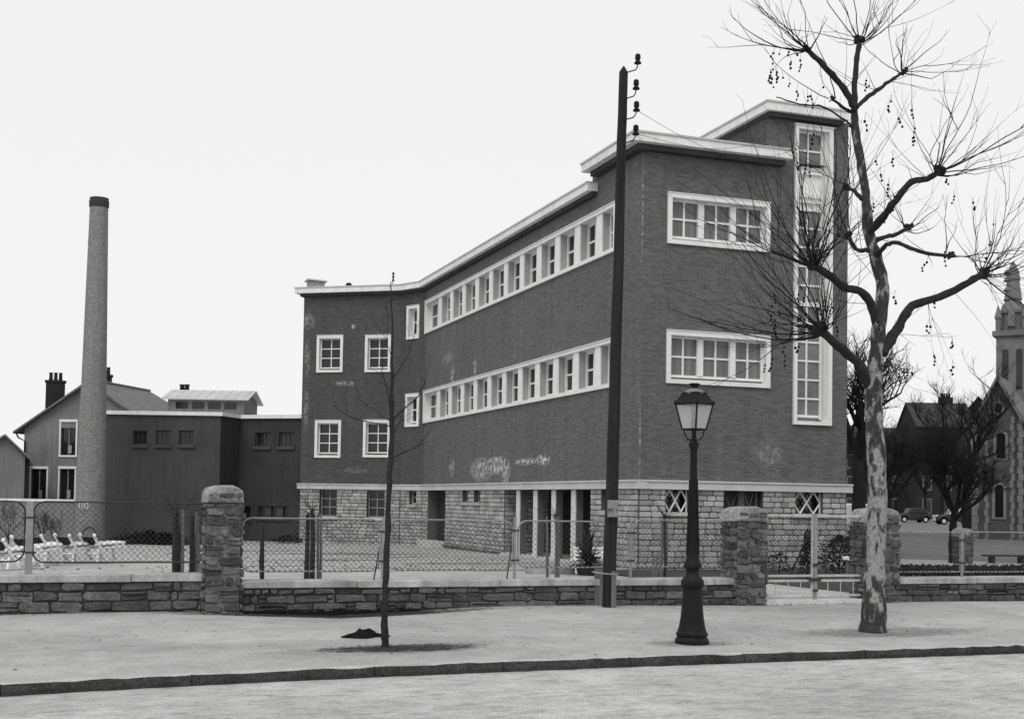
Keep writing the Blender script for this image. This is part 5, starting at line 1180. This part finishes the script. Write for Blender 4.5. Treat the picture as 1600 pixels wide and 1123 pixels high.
mb = MB(); rg = random.Random(92)
for k in range(600):
    t = rg.random()**1.4; y = 30+17*t; x = rg.uniform(-4, 13) if k % 2 else rg.uniform(3, 13); z = yard_z(x, y)+.01; l = rg.uniform(.02, .075); a = rg.uniform(0, 6.28); c = Vector((x, y, z)); u = Vector((math.cos(a), math.sin(a)*.6, 0))*l; v = Vector((-math.sin(a), math.cos(a)*.6, 0))*l*.6; h = UP*l*rg.uniform(.25, .5)
    mb.mesh([c-u, c-v, c+u, c+v, c+h], [(0, 1, 4), (1, 2, 4), (2, 3, 4), (3, 0, 4)])
tag(mb.build('earth_clods', M['debris']), 'loose dark clods of earth strewn over the pale yard', 'clods', kind='stuff')
# ------------------------------------------------------------------ beyond the garden: bench, church, houses, cars
b0 = on_z(1543, 881); fr = Frame(b0, b0+Vector((1.5, -.25, 0))); o = thing('park_bench', fr.p(.75, 0), 'dark backless bench beyond the right fence before the church', 'bench')
mb = MB(); mb.obox(fr, 0, 1.5, -.35, 0, .24, .29); mb.build('seat', M['timber_dark'], o)
for u in (.2, 1.2):
    mb = MB(); mb.obox(fr, u, u+.1, -.3, -.05, 0, .24); mb.build('leg', M['timber_dark'], o)
DC = 72.0
ca = at_d(1517, 800, DC); cb = at_d(1618, 800, DC-1.7); FC = Frame(ca, cb); church = thing('church', FC.p(FC.L/2, 0), 'small grey stone church with steep gable and stone spire at the right edge', 'church')
def cz(y, px_=1558): return FC.px(px_, y)[1]
def cu(x): return FC.px(x, 700)[0]
zE, zA = cz(652), cz(589); uA = cu(1559.5); uL, uR = cu(1528), cu(1592); win = (cu(1555), cu(1568), cz(808), cz(757)); win2 = (cu(1557), cu(1571), cz(716), cz(676))
mb = MB(); wall_faces(mb, FC, 0, FC.L+3, -.5, zE, [win, win2], .3); mb.face([FC.p(uL-.2, zE), FC.p(uR+.2, zE), FC.p(uA, zA)])
bk = Vector((-FC.n.x, -FC.n.y, 0))*14
for u in (0,): mb.face([FC.p(u, -.5)+bk, FC.p(u, -.5), FC.p(u, zE), FC.p(u, zE)+bk])
mb.build('wall', M['church'], church)
mb = MB(); t = UP*.14; r0_, r1_ = FC.p(uA, zA+.12, .25), FC.p(uA, zA+.12)+bk
for x in (uL-.35, uR+.35):
    c = [FC.p(x, zE-.25, .25), r0_, r1_, FC.p(x, zE-.25)+bk]; c = c if x < uA else c[::-1]; mb.mesh(c+[p-t for p in c], [(0, 1, 2, 3), (7, 6, 5, 4), (0, 4, 5, 1), (1, 5, 6, 2), (2, 6, 7, 3), (3, 7, 4, 0)])
# side roofs
for u0_, u1_ in ((-.2, uL-.2), (uR+.2, FC.L+3.2)):
    mb.hexa([FC.p(u0_, zE-.1, .15), FC.p(u1_, zE-.1, .15), FC.p(u1_, zE+.5, -3), FC.p(u0_, zE+.5, -3), FC.p(u0_, zE+.02, .15), FC.p(u1_, zE+.02, .15), FC.p(u1_, zE+.62, -3), FC.p(u0_, zE+.62, -3)])
mb.build('roof', M['slate'], church)
mb = MB(); 
for s, x in ((1, uR+.2), (-1, uL-.2)): mb.hexa([FC.p(x, zE-.15, .3), FC.p(x+s*.05, zE-.4, .3), FC.p(x+s*.05, zE-.4, .02), FC.p(x, zE-.15, .02), FC.p(uA, zA+.16, .3), FC.p(uA, zA-.2, .3), FC.p(uA, zA-.2, .02), FC.p(uA, zA+.16, .02)])
mb.build('gable_coping', M['church_pale'], church)
def arch(fr, h, parent):
    a, b, c, d = h; r = (b-a)/2; m = (a+b)/2; mb = MB(); K = 8
    out = [(a-.16, c-.1), (a-.16, d-r)]+[(m-(r+.16)*math.cos(math.pi*k/K), d-r+(r+.16)*math.sin(math.pi*k/K)) for k in range(1, K)]+[(b+.16, d-r), (b+.16, c-.1)]
    inn = [(a, c), (a, d-r)]+[(m-r*math.cos(math.pi*k/K), d-r+r*math.sin(math.pi*k/K)) for k in range(1, K)]+[(b, d-r), (b, c)]
    n_ = len(out); vs = [fr.p(x, z, .06) for x, z in out]+[fr.p(x, z, .06) for x, z in inn]+[fr.p(x, z, -.25) for x, z in inn]
    mb.mesh(vs, [(i, n_+i, n_+i+1, i+1) for i in range(n_-1)]+[(n_+i, 2*n_+i, 2*n_+i+1, n_+i+1) for i in range(n_-1)]+[(n_-1, 2*n_-1, n_, 0)])
    w_ = mb.build('window', M['church_pale'], parent); mb = MB(); mb.face([fr.p(x, z, -.05) for x, z in inn][::-1]); mb.build('pane', M['pane_dark'], w_)
    mb = MB(); mb.face([fr.p(a, d-r, .003), fr.p(a, d, .003)]+[fr.p(m-r*math.cos(math.pi*k/K), d-r+r*math.sin(math.pi*k/K), .003) for k in range(K//2, -1, -1)]); mb.face([fr.p(b, d, .003), fr.p(b, d-r, .003)]+[fr.p(m+r*math.cos(math.pi*k/K), d-r+r*math.sin(math.pi*k/K), .003) for k in range(0, K//2+1)]); mb.build('spandrel', M['church'], w_)
arch(FC, win, church); arch(FC, win2, church)
mb = MB(); c = FC.p(uA, cz(638), .03); mb.tube([c+FC.u*(.28*math.cos(a))+UP*(.34*math.sin(a)) for a in [2*math.pi*k/14 for k in range(14)]], .09, 6, closed=True); oc = mb.build('round_window', M['church_pale'], church)
mb = MB(); mb.face([c+FC.n*.01+FC.u*(.26*math.cos(a))+UP*(.32*math.sin(a)) for a in [2*math.pi*k/14 for k in range(14)]]); mb.build('pane', M['pane_dark'], oc)
rg = random.Random(95); mb = MB(); z = 0.
for u0_, u1_ in ((0, .45), (.72, 1.0), (cu(1578), cu(1586)), (cu(1590), cu(1600))):
    z = -.3; k = 0
    mb = MB()
    while z < zE-.3: mb.obox(FC, u0_+(.06 if k % 2 else 0), u1_-(0 if k % 2 else .06), 0, .12, z, z+.36); mb.obox(FC, u0_+.05, u1_-.05, 0, .1, z+.36, z+.4); z += .4; k += 1
    mb.build('quoin', M['church_pale'], church)
sp_ = at_d(1583, 640, DC+5); s0 = sp_.xy.to_3d(); mb = MB(); zz = lambda y: at_d(1583, y, DC+5).z
hwid = .85
mb.prism([tuple((s0+FC.u*(sx*hwid)+FC.n*(sy*hwid))[:2]) for sx, sy in ((-1, 1), (1, 1), (1, -1), (-1, -1))], 2, zz(527)); mb.build('tower', M['church_pale'], church)
mb = MB()
for u_ in (-.5, .3): mb.hexa([s0+FC.u*(u_+a_)+FC.n*(hwid+b_)+UP*z_ for z_ in (zz(610), zz(548)) for a_, b_ in ((0, .0), (.35, .0), (.35, .02), (0, .02))])
mb.build('belfry_opening', M['pane_dark'], church)
mb = MB(); mb.prism([tuple((s0+FC.u*(sx*1.05)+FC.n*(sy*1.05))[:2]) for sx, sy in ((-1, 1), (1, 1), (1, -1), (-1, -1))], zz(527), zz(519)); mb.lathe([(.62, zz(519)), (.62, zz(492)), (.75, zz(490)), (.75, zz(486)), (.45, zz(470)), (.52, zz(468)), (.36, zz(440)), (.42, zz(438)), (.34, zz(424)), (.06, zz(409))], s0, 10, False)
for sx, sy in ((-1, 1), (1, 1), (1, -1), (-1, -1)):
    mb.lathe([(.16, zz(519)), (.16, zz(500)), (.22, zz(499)), (.22, zz(496)), (.02, zz(478))], s0+FC.u*(sx*.75)+FC.n*(sy*.75), 6, False)
for sx, sy in ((0, 1), (-1, 0), (1, 0)):
    q = s0+FC.u*(sx*.62)+FC.n*(sy*.62); mb.lathe([(.3, zz(512)), (.3, zz(495)), (.02, zz(476))], q, 4, False)
for sy_ in (470, 455, 440, 428): mb.lathe([(.1, zz(sy_)), (.17, zz(sy_-1)), (.02, zz(sy_-7))], s0+FC.n*.35-FC.u*.28, 5, False); mb.lathe([(.1, zz(sy_)), (.17, zz(sy_-1)), (.02, zz(sy_-7))], s0-FC.u*.42, 5, False)
mb.build('spire', M['church_pale'], church)
# houses
def town_house(x0, x1, ye, yr, d, label, chim=(), gable=False, cols=4):
    a = at_d(x0, 800, d); b = at_d(x1, 800, d); fr = Frame(a, b); ze = fr.px((x0+x1)/2, ye)[1]; zr = fr.px((x0+x1)/2, yr)[1]; o = thing('town_house', fr.p(fr.L/2, 0), label, 'house', 'houses along the side street')
    bk = Vector((-fr.n.x, -fr.n.y, 0))*9; mb = MB(); wall_faces(mb, fr, 0, fr.L, -1, ze)
    for u, f in ((0, 0), (fr.L, 1)):
        q = [fr.p(u, -1)+bk, fr.p(u, -1), fr.p(u, ze), fr.p(u, zr)+bk*.5, fr.p(u, ze)+bk]; mb.face(q if not f else q[::-1])
    mb.build('wall', M['town'], o); mb = MB(); t = UP*.15
    for s in (0, 1):
        e0, e1 = (fr.p(-.2, ze, .3), fr.p(fr.L+.2, ze, .3)) if not s else (fr.p(-.2, ze)+bk, fr.p(fr.L+.2, ze)+bk); c = [e0, e1, fr.p(fr.L+.2, zr+.1)+bk*.5, fr.p(-.2, zr+.1)+bk*.5]; c = c if not s else c[::-1]
        mb.mesh(c+[p+t for p in c], [(3, 2, 1, 0), (4, 5, 6, 7), (0, 1, 5, 4), (1, 2, 6, 5), (2, 3, 7, 6), (3, 0, 4, 7)])
    rf = mb.build('roof', M['slate_dark'], o)
    for u, h_ in chim:
        mb = MB(); c = fr.p(u, zr)+bk*.5; mb.box(c.x-.9, c.x+.9, c.y-.4, c.y+.4, ze, zr+h_); ck = mb.build('chimney', M['town'], o)
        for k in range(4): mb = MB(); mb.lathe([(.16, 0), (.12, .5), (.15, .55)], (c.x-.6+.4*k, c.y, zr+h_), 7); mb.build('chimney_pot', M['iron'], ck)
    rows = max(1, int(ze/3.2))
    for r in range(rows):
        for k in range(cols):
            u = fr.L*(k+.5)/cols; z = 1.0+r*3.0; mb = MB(); mb.obox(fr, u-.6, u+.6, 0, .06, z-.12, z); mb.obox(fr, u-.6, u-.5, 0, .05, z, z+1.7); mb.obox(fr, u+.5, u+.6, 0, .05, z, z+1.7); mb.obox(fr, u-.6, u+.6, 0, .06, z+1.7, z+1.82)
            w_ = mb.build('window', M['render_house'], o); mb = MB(); mb.obox(fr, u-.5, u+.5, .0, .02, z, z+1.7); mb.build('pane', M['pane_dark'], w_)
town_house(1433, 1526, 668, 628, 165, 'dark steep roofed town house with wide chimney behind the bare trees', ((5.2, 1.0),), cols=3)
town_house(1383, 1434, 692, 668, 170, 'dark lower town house between the plane trunk and the steep roofed house', (), cols=2)
town_house(1312, 1384, 690, 664, 175, 'dark low town house glimpsed behind the plane tree trunk', (), cols=2)
dg = at_d(1529, 622, 168); dr0 = Vector((dg.x, dg.y, 0)).normalized(); fr = Frame(dg-Vector((dr0.y, -dr0.x, 0))*1.2, dg+Vector((dr0.y, -dr0.x, 0))*1.2); o = thing('gabled_cottage', (dg.x, dg.y, 0), 'narrow dark gabled house front between town house chimney and church', 'house'); mb = MB(); z = dg.z
mb.face([fr.p(-.6, -1), fr.p(fr.L+.6, -1), fr.p(fr.L+.6, z-1.9), fr.p(fr.L/2, z), fr.p(-.6, z-1.9)]); bk = dr0*8; mb.face([fr.p(-.6, -1)+bk, fr.p(-.6, -1), fr.p(-.6, z-1.9), fr.p(-.6, z-1.9)+bk]); mb.build('wall', M['town'], o); mb = MB(); t = UP*.2
for s in (-1, 1):
    x = fr.L/2+s*1.9; c = [fr.p(x, z-2.2, .3), fr.p(fr.L/2, z+.1, .3), fr.p(fr.L/2, z+.1)+bk, fr.p(x, z-2.2)+bk]; c = c if s < 0 else c[::-1]; mb.mesh(c+[p+t for p in c], [(3, 2, 1, 0), (4, 5, 6, 7), (0, 1, 5, 4), (1, 2, 6, 5), (2, 3, 7, 6), (3, 0, 4, 7)])
mb.build('roof', M['slate_dark'], o)
# cars of the period, built facing -x
def car(loc, rz, label, top='carblack', body='carblack', s=1.0):
    o = thing('parked_car', (0, 0, 0), label, 'car', 'old cars parked in the side street')
    def extr(name, prof, y0, y1, mat, parent=o, inset=0, bev=.05):
        mb = MB(); n_ = len(prof); a = [(x, y0, z) for x, z in prof]; b = [(x, y1, z) for x, z in prof]
        mb.mesh(a+b, [list(range(n_))[::-1], list(range(n_, 2*n_))]+[(i, (i+1) % n_, n_+(i+1) % n_, n_+i) for i in range(n_)]); return mb.build(name, M[mat], parent, bev)
    extr('body', [(-1.95, .42), (1.9, .42), (2.0, .7), (1.85, 1.0), (1.5, 1.06), (-.7, 1.05), (-1.9, .98), (-2.0, .7)], -.58, .58, body)
    cb_ = extr('cabin', [(-.75, 1.0), (1.7, 1.0), (1.55, 1.38), (1.2, 1.58), (0.2, 1.64), (-.45, 1.56)], -.62, .62, top, bev=.08)
    for sy in (-1, 1):
        mb = MB(); y = sy*.625
        for x0, x1 in ((-.45, .2), (.3, .95)): mb.hexa([(x0, y-.01, 1.1), (x1, y-.01, 1.1), (x1, y+.01, 1.1), (x0, y+.01, 1.1), (x0+.1, y-.01, 1.46), (x1-.02, y-.01, 1.48), (x1-.02, y+.01, 1.48), (x0+.1, y+.01, 1.46)])
        mb.build('side_window', M['pane_dark'], cb_)
        for x in (-1.3, 1.25):
            mb = MB(); pts = [(x+.52*math.cos(a), sy*.68, .38+.46*math.sin(a)) for a in [R(-10+20*k) for k in range(11)]]; mb.tube(pts, [.08]+[.13]*9+[.06], 8); mb.build('fender', M['carblack'], o)
            mb = MB(); K = 16
            vs = [(x+.35*math.cos(2*math.pi*k/K), sy*.62+q, .35+.35*math.sin(2*math.pi*k/K)) for q in (-.08, .08) for k in range(K)]
            mb.mesh(vs, [list(range(K))[::-1], list(range(K, 2*K))]+[(k, (k+1) % K, K+(k+1) % K, K+k) for k in range(K)]); wh = mb.build('wheel', M['tyre'], o, .02); mb = MB()
            vs = [(x+.2*math.cos(2*math.pi*k/K), sy*.62+q*sy, .35+.2*math.sin(2*math.pi*k/K)) for q in (.05, .1) for k in range(K)]; mb.mesh(vs, [list(range(K))[::-1], list(range(K, 2*K))]+[(k, (k+1) % K, K+(k+1) % K, K+k) for k in range(K)]); mb.build('hubcap', M['cargrey'], wh)
        mb = MB(); mb.ball((-1.95, sy*.55, .85), .13, 10, 7); mb.build('headlight', M['chrome'], o)
    mb = MB(); mb.hexa([(-.74, -.5, 1.08), (-.72, -.5, 1.08), (-.72, .5, 1.08), (-.74, .5, 1.08), (-.53, -.46, 1.5), (-.5, -.46, 1.5), (-.5, .46, 1.5), (-.53, .46, 1.5)]); mb.build('windscreen', M['pane_dark'], cb_)
    mb = MB(); mb.box(-2.06, -1.99, -.4, .4, .5, .98); mb.build('grille', M['chrome'], o); mb = MB(); mb.box(-2.2, -2.12, -.75, .75, .4, .5); mb.build('bumper', M['chrome'], o)
    mb = MB(); mb.box(-.9, .85, -.76, -.55, .34, .4); mb.box(-.9, .85, .55, .76, .34, .4); mb.build('running_board', M['carblack'], o)
    o.location = loc; o.rotation_euler = (0, 0, rz); o.scale = (s, s, s); return o
p = at_d(1425, 812, 140)
car((p.x, p.y, 0), R(-8), 'old black saloon car parked left of the bare trees')
p2 = at_d(1491, 820, 128)
car((p2.x, p2.y, 0), R(-18), 'old two tone car with pale roof parked behind the dark tree trunks', 'cargrey', 'carblack')
p3 = at_d(1339, 806, 88); van = thing('white_van', (0, 0, 0), 'small white van glimpsed between the school corner and the plane tree', 'van')
mb = MB(); mb.box(-.8, .8, -1.8, 1.8, .4, 1.9); mb.build('body', M['cargrey'], van, .12); mb = MB(); mb.box(-.62, .62, -1.83, -1.78, 1.15, 1.65); mb.build('windscreen', M['pane_dark'], van)
for sx in (-1, 1):
    for sy in (-1.2, 1.2):
        mb = MB(); K = 14; vs = [(sx*.72+q, sy+.33*math.cos(2*math.pi*k/K), .33+.33*math.sin(2*math.pi*k/K)) for q in (-.1, .1) for k in range(K)]; mb.mesh(vs, [list(range(K))[::-1], list(range(K, 2*K))]+[(k, (k+1) % K, K+(k+1) % K, K+k) for k in range(K)]); mb.build('wheel', M['tyre'], van)
    mb = MB(); mb.ball((sx*.55, -1.8, .8), .11, 8, 6); mb.build('headlight', M['chrome'], van)
van.location = (p3.x, p3.y, 0); van.rotation_euler = (0, 0, R(-15))
print('done', len(bpy.data.objects))
